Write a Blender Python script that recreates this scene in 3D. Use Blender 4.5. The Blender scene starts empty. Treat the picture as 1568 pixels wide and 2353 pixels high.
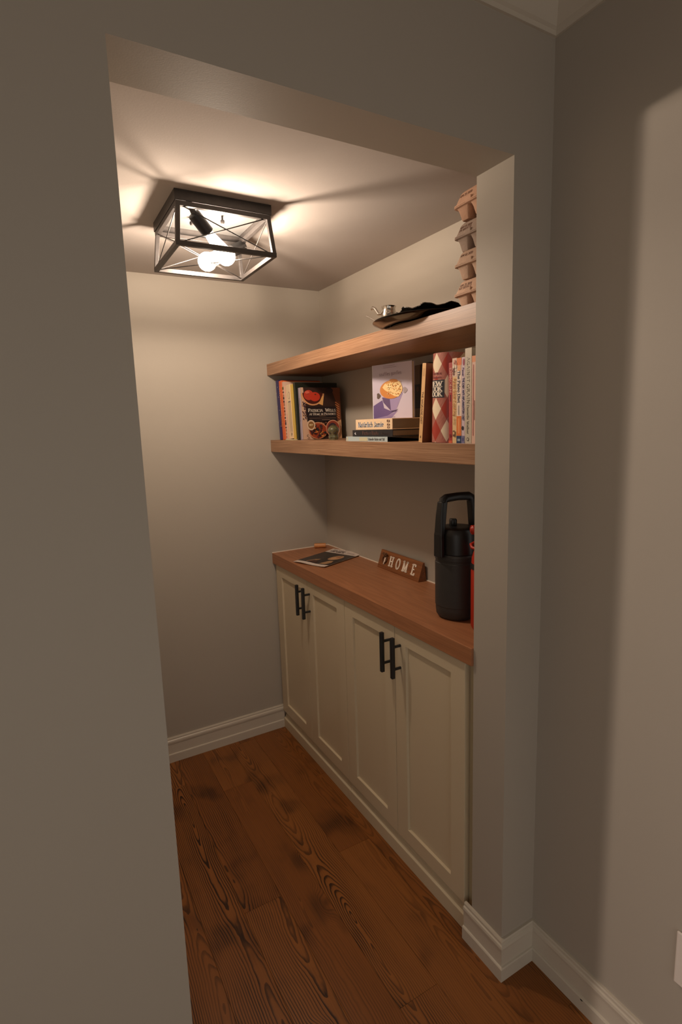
import bpy, math, random
from mathutils import Vector, Matrix
random.seed(7)
SC = bpy.context.scene
COL = SC.collection
PI = math.pi

# ------------------------------------------------------------------ camera
cam_d = bpy.data.cameras.new('camera'); cam = bpy.data.objects.new('camera', cam_d); COL.objects.link(cam)
SC.camera = cam
Rv = Vector((0.86890006, -0.49396623, -0.03178136)); Uv = Vector((0.10453814, 0.12036921, 0.98720972)); Fv = Vector((0.48382277, 0.86110895, -0.15622713))
M = Matrix((Rv, Uv, -Fv)).transposed().to_4x4(); M.translation = Vector((-0.9831, -0.928, 1.518))
cam.matrix_world = M
cam_d.sensor_fit = 'VERTICAL'; cam_d.sensor_height = 36.0; cam_d.lens = 1251.795 / 2353 * 36.0
cam_d.clip_start = 0.01
# ------------------------------------------------------------------ world, lamps, exposure
W = bpy.data.worlds.new('world'); SC.world = W; W.use_nodes = True
bg = W.node_tree.nodes['Background']; bg.inputs[0].default_value = (1.0, 0.94, 0.85, 1); bg.inputs[1].default_value = 1.08
SC.view_settings.view_transform = 'Standard'; SC.view_settings.look = 'None'
SC.view_settings.exposure = 0.0; SC.view_settings.gamma = 1.0; SC.view_settings.use_curve_mapping = False
BULB_WATTS = 11.2; BULB_COLOR = (1.0, 0.81, 0.64)
def lamp(name, loc, energy, color, radius):
    d = bpy.data.lights.new(name, 'POINT'); d.energy = energy; d.color = color; d.shadow_soft_size = radius
    o = bpy.data.objects.new(name, d); COL.objects.link(o); o.location = loc; return o
# lamp of the room beyond the hall's side doorway: throws the doorway-shaped patch on the right wall
lamp('neighbour_room_lamp', (-3.5, -1.2, 1.95), 100, (1.0, 0.82, 0.72), 0.012)

# ------------------------------------------------------------------ dimensions (metres)
XL, ZH, T = -0.8266, 2.0883, 0.1157          # opening: left edge, header height, wall thickness (right edge is x = 0)
D, XR, ZA, XA = 1.5113, 0.3036, 2.1606, -0.90 # alcove: far wall, right wall, ceiling, left wall
XW, ZC = 0.1209, 2.44                         # hall: right wall, ceiling
CT = 0.914                                    # countertop height
ZL, ZU = 1.4615, 1.8112                       # shelf tops

# ------------------------------------------------------------------ materials
def lin(c):
    return tuple(((v / 255) / 12.92 if v / 255 <= 0.04045 else ((v / 255 + 0.055) / 1.055) ** 2.4) for v in c)
def new_mat(name):
    m = bpy.data.materials.new(name); m.use_nodes = True
    nt = m.node_tree; b = nt.nodes['Principled BSDF']
    return m, nt, b
def N(nt, typ, **kw):
    n = nt.nodes.new(typ)
    for k, v in kw.items():
        if k.startswith('i_'):
            key = k[2:]; n.inputs[int(key) if key.isdigit() else key.replace('_', ' ')].default_value = v
        else: setattr(n, k, v)
    return n
def math_n(nt, op, a, b=None, c=None):
    n = nt.nodes.new('ShaderNodeMath'); n.operation = op
    for i, v in enumerate((a, b, c)):
        if v is None: continue
        if isinstance(v, (int, float)): n.inputs[i].default_value = v
        else: nt.links.new(v, n.inputs[i])
    return n.outputs[0]
def mixc(nt, fac, a, b):
    n = nt.nodes.new('ShaderNodeMix'); n.data_type = 'RGBA'
    for s, v in ((n.inputs[0], fac), (n.inputs[6], a), (n.inputs[7], b)):
        if isinstance(v, (int, float)): s.default_value = v
        elif isinstance(v, tuple): s.default_value = (*v[:3], 1)
        else: nt.links.new(v, s)
    return n.outputs[2]
def plain(name, col, rough=0.5, metal=0.0, bump=0.0, bscale=200.0, vary=0.0, vscale=30.0, coat=0.0, spec=None):
    m, nt, b = new_mat(name)
    b.inputs['Base Color'].default_value = (*col, 1); b.inputs['Roughness'].default_value = rough; b.inputs['Metallic'].default_value = metal
    if coat: b.inputs['Coat Weight'].default_value = coat
    if spec is not None: b.inputs['Specular IOR Level'].default_value = spec
    tc = N(nt, 'ShaderNodeTexCoord')
    if vary:
        nz = N(nt, 'ShaderNodeTexNoise', i_Scale=vscale, i_Detail=4.0); nt.links.new(tc.outputs['Object'], nz.inputs['Vector'])
        nt.links.new(mixc(nt, nz.outputs[0], tuple(v * (1 - vary) for v in col), tuple(min(1, v * (1 + vary)) for v in col)), b.inputs['Base Color'])
    if bump:
        nz = N(nt, 'ShaderNodeTexNoise', i_Scale=bscale, i_Detail=3.0); nt.links.new(tc.outputs['Object'], nz.inputs['Vector'])
        bp = N(nt, 'ShaderNodeBump', i_Strength=bump, i_Distance=0.001); nt.links.new(nz.outputs[0], bp.inputs['Height']); nt.links.new(bp.outputs[0], b.inputs['Normal'])
    return m
M_wall = plain('wall_paint', lin((173, 164, 151)), 0.6, spec=0.4, bump=0.10, bscale=320, vary=0.015, vscale=3)
M_ceil = plain('ceiling_paint', lin((180, 171, 164)), 0.95, spec=0.05, bump=0.15, bscale=200)
M_trim = plain('trim_paint', lin((200, 190, 174)), 0.35, bump=0.05)
M_cab = plain('cabinet_paint', lin((204, 188, 159)), 0.38, bump=0.05, bscale=400)
M_cabin = plain('cabinet_shaded_paint', lin((188, 174, 142)), 0.45, bump=0.05)  # cabinet paint darkened: shade around the doors put into the colour
M_blk = plain('black_powder_coat', (0.012, 0.011, 0.011), 0.42, bump=0.1, bscale=500)
M_fix = plain('fixture_dark_metal', (0.045, 0.039, 0.036), 0.42, metal=0.35, vary=0.3, vscale=60)
M_pan = plain('fixture_pan_inside', (0.10, 0.095, 0.09), 0.5, metal=0.2)
M_plate = plain('outlet_plastic', lin((225, 215, 205)), 0.35)
M_dark = plain('dark_slot', (0.01, 0.01, 0.01), 0.6)
M_sub = plain('subfloor', (0.03, 0.015, 0.007), 0.9)
M_caulk = plain('white_caulk', lin((235, 222, 205)), 0.5)

def wood(name, light, dark, axis, ring=26.0, rough=0.42, fine=1.0, blotch=0.25, fs=130):
    """straight grained veneer, grain along object axis"""
    m, nt, b = new_mat(name); tc = N(nt, 'ShaderNodeTexCoord')
    sc = [fs, fs, fs]; sc[axis] = 4.0
    mp = N(nt, 'ShaderNodeMapping'); mp.inputs['Scale'].default_value = sc; nt.links.new(tc.outputs['Object'], mp.inputs[0])
    n1 = N(nt, 'ShaderNodeTexNoise', i_Scale=1.0, i_Detail=5.0, i_Roughness=0.6); nt.links.new(mp.outputs[0], n1.inputs['Vector'])
    sc2 = [ring, ring, ring]; sc2[axis] = 1.2
    mp2 = N(nt, 'ShaderNodeMapping'); mp2.inputs['Scale'].default_value = sc2; nt.links.new(tc.outputs['Object'], mp2.inputs[0])
    n2 = N(nt, 'ShaderNodeTexNoise', i_Scale=1.0, i_Detail=2.0); nt.links.new(mp2.outputs[0], n2.inputs['Vector'])
    ringv = math_n(nt, 'PINGPONG', math_n(nt, 'MULTIPLY', n2.outputs[0], 9.0), 0.5)
    f = math_n(nt, 'ADD', math_n(nt, 'MULTIPLY', n1.outputs[0], 0.75 * fine), math_n(nt, 'MULTIPLY', ringv, blotch * 1.6))
    rp = N(nt, 'ShaderNodeValToRGB'); nt.links.new(f, rp.inputs[0])
    e = rp.color_ramp.elements; e[0].position = 0.25; e[0].color = (*dark, 1); e[1].position = 0.72; e[1].color = (*light, 1)
    nt.links.new(rp.outputs[0], b.inputs['Base Color']); b.inputs['Roughness'].default_value = rough
    bp = N(nt, 'ShaderNodeBump', i_Strength=0.08, i_Distance=0.0004); nt.links.new(n1.outputs[0], bp.inputs['Height']); nt.links.new(bp.outputs[0], b.inputs['Normal'])
    return m
M_shelf = wood('oak_shelf_veneer', lin((176, 136, 104)), lin((122, 84, 57)), 1, ring=110, blotch=.24, fine=1.1, fs=300)
M_count = wood('oak_counter_veneer', lin((172, 116, 79)), lin((142, 92, 60)), 1, ring=14, blotch=0.25, fs=260)
M_sign = wood('stained_sign_wood', lin((150, 92, 48)), lin((104, 58, 26)), 1, ring=30)
M_cork = wood('turned_beech', lin((214, 150, 92)), lin((186, 118, 66)), 1)

def floor_mat():
    """stained pine plank: growth rings cut flat give cathedral arches; 'seed' on each plank shifts the cut"""
    m, nt, b = new_mat('stained_pine_plank'); L = nt.links.new
    tc = N(nt, 'ShaderNodeTexCoord'); at = N(nt, 'ShaderNodeAttribute', attribute_type='OBJECT', attribute_name='seed')
    seed = at.outputs['Fac']
    sp = N(nt, 'ShaderNodeSeparateXYZ'); L(tc.outputs['Object'], sp.inputs[0])
    x, y = sp.outputs[0], sp.outputs[1]
    def noise(sx, sy, off, detail=2.0, rough=0.5):
        cb = N(nt, 'ShaderNodeCombineXYZ')
        L(math_n(nt, 'MULTIPLY', x, sx), cb.inputs[0]); L(math_n(nt, 'MULTIPLY', y, sy), cb.inputs[1])
        L(math_n(nt, 'ADD', math_n(nt, 'MULTIPLY', seed, 37.0), off), cb.inputs[2])
        n = N(nt, 'ShaderNodeTexNoise', i_Scale=1.0, i_Detail=detail, i_Roughness=rough); L(cb.outputs[0], n.inputs['Vector']); return n.outputs[0]
    # pith offset and depth of the cut
    x0 = math_n(nt, 'MULTIPLY', math_n(nt, 'SUBTRACT', math_n(nt, 'FRACT', math_n(nt, 'MULTIPLY', seed, 7.31)), 0.5), 0.13)
    bend = math_n(nt, 'MULTIPLY', math_n(nt, 'SUBTRACT', noise(3.0, 2.2, 1.0), 0.5), 0.07)
    dx = math_n(nt, 'ADD', math_n(nt, 'SUBTRACT', x, x0), bend)
    depth = math_n(nt, 'ADD', math_n(nt, 'MULTIPLY', noise(0.5, 1.7, 5.0, 1.0), 0.26), math_n(nt, 'MULTIPLY', noise(11.0, 8.0, 9.0, 3.0), 0.030))
    depth = math_n(nt, 'SUBTRACT', depth, 0.10)
    r = math_n(nt, 'SQRT', math_n(nt, 'ADD', math_n(nt, 'MULTIPLY', dx, math_n(nt, 'MULTIPLY', dx, 6.0)), math_n(nt, 'MULTIPLY', depth, depth)))
    r = math_n(nt, 'ADD', r, math_n(nt, 'MULTIPLY', noise(60.0, 9.0, 13.0, 3.0), 0.007))
    # scattered knots push the rings aside and darken
    vc = N(nt, 'ShaderNodeCombineXYZ'); L(math_n(nt, 'ADD', math_n(nt, 'MULTIPLY', x, 1.15), math_n(nt, 'MULTIPLY', seed, 61.0)), vc.inputs[0]); L(math_n(nt, 'MULTIPLY', y, 0.62), vc.inputs[1])
    vo = N(nt, 'ShaderNodeTexVoronoi', voronoi_dimensions='2D', i_Scale=3.4); L(vc.outputs[0], vo.inputs['Vector'])
    sc_ = N(nt, 'ShaderNodeSeparateColor'); L(vo.outputs['Color'], sc_.inputs[0])
    kn = N(nt, 'ShaderNodeMapRange', interpolation_type='SMOOTHERSTEP'); L(vo.outputs['Distance'], kn.inputs[0])
    kn.inputs[1].default_value = 0.0; kn.inputs[2].default_value = 0.24; kn.inputs[3].default_value = 1.0; kn.inputs[4].default_value = 0.0
    knot = math_n(nt, 'MULTIPLY', kn.outputs[0], math_n(nt, 'GREATER_THAN', sc_.outputs[0], 0.70))
    r = math_n(nt, 'ADD', r, math_n(nt, 'MULTIPLY', knot, 0.085))
    ph = math_n(nt, 'FRACT', math_n(nt, 'MULTIPLY', r, 66.0))
    # soft early wood, sharp late wood line
    ringr = N(nt, 'ShaderNodeValToRGB'); L(ph, ringr.inputs[0]); ce = ringr.color_ramp.elements
    ce[0].position = 0.0; ce[0].color = (1, 1, 1, 1); ce[1].position = 1.0; ce[1].color = (0, 0, 0, 1)
    for p, v in ((0.12, 1.0), (0.55, 0.85), (0.72, 0.25), (0.9, 0.0), (0.97, 0.15)):
        q = ce.new(p); q.color = (v, v, v, 1)
    s1 = N(nt, 'ShaderNodeAttribute', attribute_type='OBJECT', attribute_name='figure').outputs['Fac']
    strength = math_n(nt, 'ADD', 0.14, math_n(nt, 'MULTIPLY', math_n(nt, 'MULTIPLY', s1, noise(5.0, 2.5, 31.0, 1.0)), 1.35))
    strength = math_n(nt, 'MULTIPLY', strength, math_n(nt, 'MULTIPLY', noise(16.0, 1.6, 41.0, 2.0), 1.9))
    fine = noise(260.0, 5.0, 17.0, 4.0, 0.65)
    g = math_n(nt, 'MULTIPLY', math_n(nt, 'SUBTRACT', 1.0, ringr.outputs[0]), strength)
    g = math_n(nt, 'ADD', g, math_n(nt, 'MULTIPLY', math_n(nt, 'SUBTRACT', fine, 0.5), 0.75))
    blot = N(nt, 'ShaderNodeMapRange', interpolation_type='SMOOTHSTEP'); blot.inputs[1].default_value = 0.52; blot.inputs[2].default_value = 0.80
    L(noise(7.0, 5.0, 23.0, 2.0), blot.inputs[0])
    g = math_n(nt, 'ADD', g, math_n(nt, 'MULTIPLY', blot.outputs[0], 0.55))
    g = math_n(nt, 'ADD', g, math_n(nt, 'MULTIPLY', math_n(nt, 'POWER', knot, 2.0), 0.5))
    tone = math_n(nt, 'FRACT', math_n(nt, 'MULTIPLY', seed, 5.13))
    base = mixc(nt, tone, lin((146, 90, 41)), lin((134, 80, 35)))
    col = mixc(nt, math_n(nt, 'MINIMUM', math_n(nt, 'MAXIMUM', g, 0.0), 1.0), base, lin((46, 23, 8)))
    L(col, b.inputs['Base Color']); b.inputs['Roughness'].default_value = 0.36; b.inputs['Specular IOR Level'].default_value = 0.35
    bp = N(nt, 'ShaderNodeBump', i_Strength=0.25, i_Distance=0.0006); L(math_n(nt, 'SUBTRACT', 1.0, g), bp.inputs['Height']); L(bp.outputs[0], b.inputs['Normal'])
    return m
M_plank = floor_mat()

_pm = {}
def ink(c, rough=0.45):
    k = (tuple(c), rough)
    if k not in _pm: _pm[k] = plain('print_%02x%02x%02x' % tuple(c), lin(c), rough)
    return _pm[k]

# ------------------------------------------------------------------ mesh helpers
class MB:
    def __init__(s): s.v = []; s.f = []; s.m = []; s.cur = 0
    def add(s, vs, fs):
        k = len(s.v); s.v += [tuple(v) for v in vs]; s.f += [tuple(i + k for i in f) for f in fs]; s.m += [s.cur] * len(fs); return s
    def box(s, x0, x1, y0, y1, z0, z1, mtx=None):
        vs = [Vector((x, y, z)) for z in (z0, z1) for y in (y0, y1) for x in (x0, x1)]
        if mtx: vs = [mtx @ v for v in vs]
        return s.add(vs, [(0, 2, 3, 1), (4, 5, 7, 6), (0, 1, 5, 4), (2, 6, 7, 3), (0, 4, 6, 2), (1, 3, 7, 5)])
    def bar(s, p0, p1, w, h=None, up=(0, 0, 1)):
        p0, p1 = Vector(p0), Vector(p1); a = (p1 - p0).normalized(); u = Vector(up)
        r = a.cross(u)
        if r.length < 1e-4: r = a.cross(Vector((1, 0, 0)))
        r.normalize(); u = r.cross(a); h = h or w
        vs = []
        for p in (p0, p1):
            for sx, sy in ((-1, -1), (1, -1), (1, 1), (-1, 1)): vs.append(p + r * sx * w / 2 + u * sy * h / 2)
        return s.add(vs, [(0, 1, 2, 3), (7, 6, 5, 4), (0, 4, 5, 1), (1, 5, 6, 2), (2, 6, 7, 3), (3, 7, 4, 0)])
    def rings(s, rings, cap0=True, cap1=True, closed=True):
        n = len(rings[0]); k = len(s.v); fs = []
        vs = [v for r in rings for v in r]
        for i in range(len(rings) - 1):
            for j in range(n if closed else n - 1):
                a, b = i * n + j, i * n + (j + 1) % n
                fs.append((a, b, b + n, a + n))
        if cap0: fs.append(tuple(reversed(range(n))))
        if cap1: fs.append(tuple(range((len(rings) - 1) * n, len(rings) * n)))
        return s.add(vs, fs)
    def tube(s, pts, rad, seg=12, caps=True):
        pts = [Vector(p) for p in pts]; rs = rad if isinstance(rad, (list, tuple)) else [rad] * len(pts)
        out = []; prev = None
        for i, p in enumerate(pts):
            t = ((pts[min(i + 1, len(pts) - 1)] - pts[max(i - 1, 0)])).normalized()
            ref = prev if prev else (Vector((0, 0, 1)) if abs(t.z) < 0.9 else Vector((1, 0, 0)))
            r = t.cross(ref)
            if r.length < 1e-5: r = t.cross(Vector((0, 1, 0)))
            r.normalize(); u = r.cross(t); prev = u
            out.append([p + (r * math.cos(2 * PI * j / seg) + u * math.sin(2 * PI * j / seg)) * rs[i] for j in range(seg)])
        return s.rings(out, caps, caps)
    def lathe(s, prof, c=(0, 0, 0), seg=32, sx=1.0, sy=1.0, fn=None, cap0=True, cap1=True):
        out = []
        for r, z in prof:
            ring = []
            for j in range(seg):
                a = 2 * PI * j / seg; k = fn(a, r, z) if fn else 1.0
                ring.append(Vector((c[0] + r * k * math.cos(a) * sx, c[1] + r * k * math.sin(a) * sy, c[2] + z)))
            out.append(ring)
        return s.rings(out, cap0, cap1)
    def prism(s, poly, z0, z1, mtx=None):
        n = len(poly); vs = [Vector((x, y, z)) for z in (z0, z1) for x, y in poly]
        if mtx: vs = [mtx @ v for v in vs]
        return s.add(vs, [tuple(reversed(range(n))), tuple(range(n, 2 * n))] + [(i, (i + 1) % n, (i + 1) % n + n, i + n) for i in range(n)])
    def build(s, name, mats, parent=None, smooth=None, bevel=0.0, seg=2, loc=None):
        me = bpy.data.meshes.new(name); me.from_pydata(s.v, [], s.f)
        for mt in (mats if isinstance(mats, (list, tuple)) else [mats]): me.materials.append(mt)
        me.polygons.foreach_set('material_index', s.m)
        if smooth is not None:
            me.polygons.foreach_set('use_smooth', [True] * len(me.polygons)); me.set_sharp_from_angle(angle=smooth)
        me.update()
        o = bpy.data.objects.new(name, me); COL.objects.link(o)
        if parent: o.parent = parent
        if loc: o.location = loc
        if bevel:
            b = o.modifiers.new('bevel', 'BEVEL'); b.width = bevel; b.segments = seg; b.limit_method = 'ANGLE'; b.angle_limit = 0.6
        return o
def thing(name, label, cat, loc=(0, 0, 0), rot=(0, 0, 0), group=None):
    o = bpy.data.objects.new(name, None); COL.objects.link(o); o.location = loc; o.rotation_euler = rot
    o.empty_display_size = 0.03; o['label'] = label; o['category'] = cat
    if group: o['group'] = group
    return o
def rrect(hx, hy, r, n=3):
    out = []
    for cx, cy, a0 in ((hx - r, hy - r, 0), (-hx + r, hy - r, 90), (-hx + r, -hy + r, 180), (hx - r, -hy + r, 270)):
        for i in range(n + 1): a = math.radians(a0 + 90 * i / n); out.append((cx + r * math.cos(a), cy + r * math.sin(a)))
    return out
def structure(o, label=None):
    o['kind'] = 'structure'
    if label: o['label'] = label
    return o

# ------------------------------------------------------------------ stroke alphabet for lettering
def A_(cx, cy, rx, ry, a0, a1, n=9):
    return [(cx + rx * math.cos(math.radians(a0 + (a1 - a0) * i / n)), cy + ry * math.sin(math.radians(a0 + (a1 - a0) * i / n))) for i in range(n + 1)]
X = 0.64
GL = {
 'A': (.74, [[(0.02, 0), (.36, 1)], [(.38, 1), (.72, 0)], [(.14, .34), (.6, .34)]]), 'B': (.62, [[(.1, 0), (.1, 1)], [(.1, 1), (.3, 1)] + A_(.3, .76, .2, .24, 90, -90) + [(.1, .52)], [(.3, .52)] + A_(.3, .26, .25, .26, 90, -90) + [(.1, 0)]]),
 'C': (.72, [A_(.4, .5, .35, .5, 48, 312, 14)]), 'D': (.76, [[(.1, 0), (.1, 1)], [(.1, 1)] + A_(.32, .5, .36, .5, 90, -90, 12) + [(.1, 0)]]),
 'E': (.6, [[(.1, 0), (.1, 1)], [(.1, 1), (.54, 1), (.54, .84)], [(.1, .52), (.44, .52)], [(.1, 0), (.56, 0), (.56, .17)]]), 'F': (.56, [[(.1, 0), (.1, 1)], [(.1, 1), (.52, 1), (.52, .84)], [(.1, .52), (.42, .52)]]),
 'G': (.76, [A_(.4, .5, .35, .5, 48, 330, 14), [(.68, .0), (.68, .42)], [(.48, .42), (.76, .42)]]), 'H': (.76, [[(.12, 0), (.12, 1)], [(.64, 0), (.64, 1)], [(.12, .52), (.64, .52)]]),
 'I': (.3, [[(.15, 0), (.15, 1)]]), 'J': (.42, [[(.3, 1), (.3, .2)] + A_(.14, .16, .16, .18, 0, -150, 6)]), 'K': (.72, [[(.12, 0), (.12, 1)], [(.62, 1), (.14, .45)], [(.28, .6), (.66, 0)]]),
 'L': (.58, [[(.1, 0), (.1, 1)], [(.1, 0), (.54, 0), (.54, .17)]]), 'M': (.92, [[(.12, 0), (.12, 1)], [(.12, 1), (.46, .06)], [(.46, .06), (.8, 1)], [(.8, 1), (.8, 0)]]),
 'N': (.76, [[(.12, 0), (.12, 1)], [(.12, 1), (.64, 0)], [(.64, 0), (.64, 1)]]), 'O': (.8, [A_(.4, .5, .34, .5, 0, 360, 20)]), 'P': (.6, [[(.1, 0), (.1, 1)], [(.1, 1), (.28, 1)] + A_(.28, .73, .25, .27, 90, -90) + [(.1, .46)]]),
 'Q': (.8, [A_(.4, .5, .34, .5, 0, 360, 20), [(.45, .2), (.74, -.1)]]), 'R': (.68, [[(.1, 0), (.1, 1)], [(.1, 1), (.28, 1)] + A_(.28, .74, .24, .26, 90, -90) + [(.1, .48)], [(.3, .48), (.64, 0)]]),
 'S': (.58, [A_(.29, .74, .22, .26, 30, 270, 9) + A_(.29, .25, .24, .25, 90, -150, 9)]), 'T': (.66, [[(.33, 0), (.33, 1)], [(.03, .84), (.03, 1), (.63, 1), (.63, .84)]]),
 'U': (.74, [[(.12, 1), (.12, .3)] + A_(.37, .3, .25, .3, 180, 360) + [(.62, 1)]]), 'V': (.72, [[(.03, 1), (.36, 0)], [(.36, 0), (.69, 1)]]), 'W': (1.0, [[(.03, 1), (.28, 0)], [(.28, 0), (.5, .9)], [(.5, .9), (.72, 0)], [(.72, 0), (.97, 1)]]),
 'Y': (.7, [[(.35, 0), (.35, .46)], [(.02, 1), (.35, .46)], [(.35, .46), (.68, 1)]]), 'Z': (.62, [[(.06, 1), (.56, 1), (.05, 0), (.58, 0)]]),
 'a': (.52, [A_(.24, .45, .17, .19, 150, 0, 6) + [(.41, 0)], A_(.24, .17, .19, .17, 60, 330, 10)]), 'c': (.48, [A_(.27, .32, .22, .32, 45, 315, 11)]), 'e': (.54, [[(.07, .36), (.47, .36)] + A_(.27, .34, .2, .3, 0, 315, 12)]),
 'b': (.56, [[(.1, 0), (.1, 1)], A_(.28, .32, .19, .32, 150, -150, 11)]), 'd': (.56, [[(.45, 0), (.45, 1)], A_(.27, .32, .19, .32, 30, 330, 11)]), 'f': (.36, [[(.16, 0), (.16, .8)] + A_(.3, .82, .14, .18, 180, 60, 5), [(.03, X), (.33, X)]]),
 'g': (.54, [A_(.26, .36, .19, .28, 0, 360, 12), [(.45, X), (.45, -.1)] + A_(.27, -.1, .18, .2, 0, -150, 6)]), 'h': (.58, [[(.12, 0), (.12, 1)], [(.12, .4)] + A_(.29, .42, .17, .22, 160, 0, 7) + [(.46, 0)]]),
 'i': (.28, [[(.14, 0), (.14, X)], [(.14, .82), (.14, .93)]]), 'k': (.56, [[(.12, 0), (.12, 1)], [(.46, X), (.14, .28)], [(.22, .38), (.5, 0)]]), 'l': (.28, [[(.14, 0), (.14, 1)]]),
 'm': (.88, [[(.12, 0), (.12, X)], A_(.27, .42, .15, .22, 160, 0, 6) + [(.42, 0)], A_(.58, .42, .16, .22, 160, 0, 6) + [(.74, 0)]]), 'n': (.58, [[(.12, 0), (.12, X)], A_(.29, .42, .17, .22, 160, 0, 7) + [(.46, 0)]]),
 'o': (.56, [A_(.28, .32, .21, .32, 0, 360, 14)]), 'p': (.56, [[(.1, -.3), (.1, X)], A_(.28, .32, .19, .32, 150, -150, 11)]), 'r': (.42, [[(.12, 0), (.12, X)], A_(.28, .4, .16, .24, 160, 50, 5)]),
 's': (.44, [A_(.22, .47, .15, .17, 30, 270, 7) + A_(.22, .16, .17, .16, 90, -150, 7)]), 't': (.36, [[(.15, .86), (.15, .14)] + A_(.27, .14, .12, .14, 180, 300, 5), [(.03, X), (.33, X)]]),
 'u': (.58, [[(.12, X), (.12, .2)] + A_(.28, .2, .16, .2, 180, 360, 7), [(.45, X), (.45, 0)]]), 'v': (.5, [[(.03, X), (.25, 0)], [(.25, 0), (.47, X)]]), 'w': (.74, [[(.03, X), (.2, 0)], [(.2, 0), (.37, X)], [(.37, X), (.54, 0)], [(.54, 0), (.71, X)]]),
 'y': (.5, [[(.03, X), (.25, 0)], [(.47, X), (.25, 0), (.12, -.28)]]), '-': (.4, [[(.06, .34), (.34, .34)]]), '.': (.2, [[(.1, 0), (.1, .1)]]), ' ': (.32, []),
 '0': (.56, [A_(.28, .5, .22, .5, 0, 360, 14)]), '1': (.4, [[(.2, 0), (.2, 1), (.06, .84)]]), '2': (.54, [A_(.27, .74, .21, .26, 160, -30, 7) + [(.06, 0), (.5, 0)]]), '4': (.56, [[(.38, 0), (.38, 1), (.04, .3), (.52, .3)]]), '5': (.54, [[(.46, 1), (.12, 1), (.1, .58)] + A_(.26, .32, .22, .31, 110, -140, 8)]),
 '6': (.54, [[(.42, 1), (.1, .4)], A_(.27, .3, .2, .3, 0, 360, 12)]),
}
GL['\u00fc'] = (.58, GL['u'][1] + [[(.2, .82), (.2, .93)], [(.38, .82), (.38, .93)]])
def text_quads(s, serif=True, thick=.15, thin=.055, small_caps=False, track=.04):
    """2-D quads of a line of lettering, cap height 1, origin left baseline; returns quads, width"""
    q = []; x = 0.0
    for ch in s:
        k = 1.0
        if small_caps and ch.islower(): ch = ch.upper(); k = .76
        adv, strokes = GL.get(ch, GL[' '])
        for st in strokes:
            for i in range(len(st) - 1):
                (x0, y0), (x1, y1) = st[i], st[i + 1]; dx, dy = x1 - x0, y1 - y0; l = math.hypot(dx, dy) or 1e-6
                if serif:
                    down = dy * dx < 0 or abs(dx) < .05
                    w = thin + (thick - thin) * (abs(dy) / l) * (1.0 if down or len(st) > 4 else .45)
                else: w = thick
                nx, ny = -dy / l * w / 2, dx / l * w / 2; ex, ey = dx / l * w * .18, dy / l * w * .18
                q.append([(x + k * (a), k * b) for a, b in ((x0 - ex + nx, y0 - ey + ny), (x0 - ex - nx, y0 - ey - ny), (x1 + ex - nx, y1 + ey - ny), (x1 + ex + nx, y1 + ey + ny))])
            if serif and len(st) >= 2:
                for p, n in ((st[0], st[1]), (st[-1], st[-2])):
                    if abs(n[1] - p[1]) > abs(n[0] - p[0]) * 1.1 and (abs(p[1]) < .01 or abs(p[1] - 1) < .01 or abs(p[1] - X) < .01) and len(st) <= 4:
                        t = thin * .9; e = thick * 1.0; yy = p[1] + (t * .5 if p[1] < .01 else -t * .5)
                        q.append([(x + k * (p[0] - e), k * (yy - t / 2)), (x + k * (p[0] + e), k * (yy - t / 2)), (x + k * (p[0] + e), k * (yy + t / 2)), (x + k * (p[0] - e), k * (yy + t / 2))])
        x += (adv + track) * k
    return q, max(x - track, .01)
class Print:
    """flat print lying on a face: 2-D shapes in metres on the plane o + u*right + v*up"""
    def __init__(s, o, right, up, warp=None):
        s.o = Vector(o); s.r = Vector(right); s.u = Vector(up); s.n = s.r.cross(s.u); s.mb = MB(); s.mats = []; s.lay = 1; s.warp = warp
    def poly(s, pts, col, rough=.45, lay=None):
        mt = ink(col, rough) if isinstance(col, tuple) else col
        if mt not in s.mats: s.mats.append(mt)
        s.mb.cur = s.mats.index(mt); L = (lay if lay is not None else s.lay) * 0.00012
        if s.warp: vs = [s.warp(a, b, L) for a, b in pts]
        else: vs = [s.o + s.r * a + s.u * b + s.n * L for a, b in pts]
        s.mb.add(vs, [tuple(range(len(pts)))]); return s
    def rect(s, x0, x1, y0, y1, col, **k): s.poly([(x0, y0), (x1, y0), (x1, y1), (x0, y1)], col, **k); s.lay += 1; return s
    def ell(s, cx, cy, rx, ry, col, a0=0, a1=360, n=24, rot=0, **k):
        pts = []
        for i in range(n):
            a = math.radians(a0 + (a1 - a0) * i / (n if a1 - a0 == 360 else n - 1)); px, py = rx * math.cos(a), ry * math.sin(a); t = math.radians(rot)
            pts.append((cx + px * math.cos(t) - py * math.sin(t), cy + px * math.sin(t) + py * math.cos(t)))
        s.poly(pts, col, **k); s.lay += 1; return s
    def text(s, t, cx, cy, h, col, width=None, rot=0, left=False, **k):
        q, w = text_quads(t, **k); sx = (width / w) if width else h; a = math.radians(rot); ca, sa = math.cos(a), math.sin(a)
        off = 0 if left else -w * sx / 2; oy = 0 if left else -h / 2
        for p in q:
            s.poly([(cx + (a_ * sx + off) * ca - (b_ * h + oy) * sa, cy + (a_ * sx + off) * sa + (b_ * h + oy) * ca) for a_, b_ in p], col)
        s.lay += 1; return s
    def build(s, name, parent): return s.mb.build(name, s.mats, parent)

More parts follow.
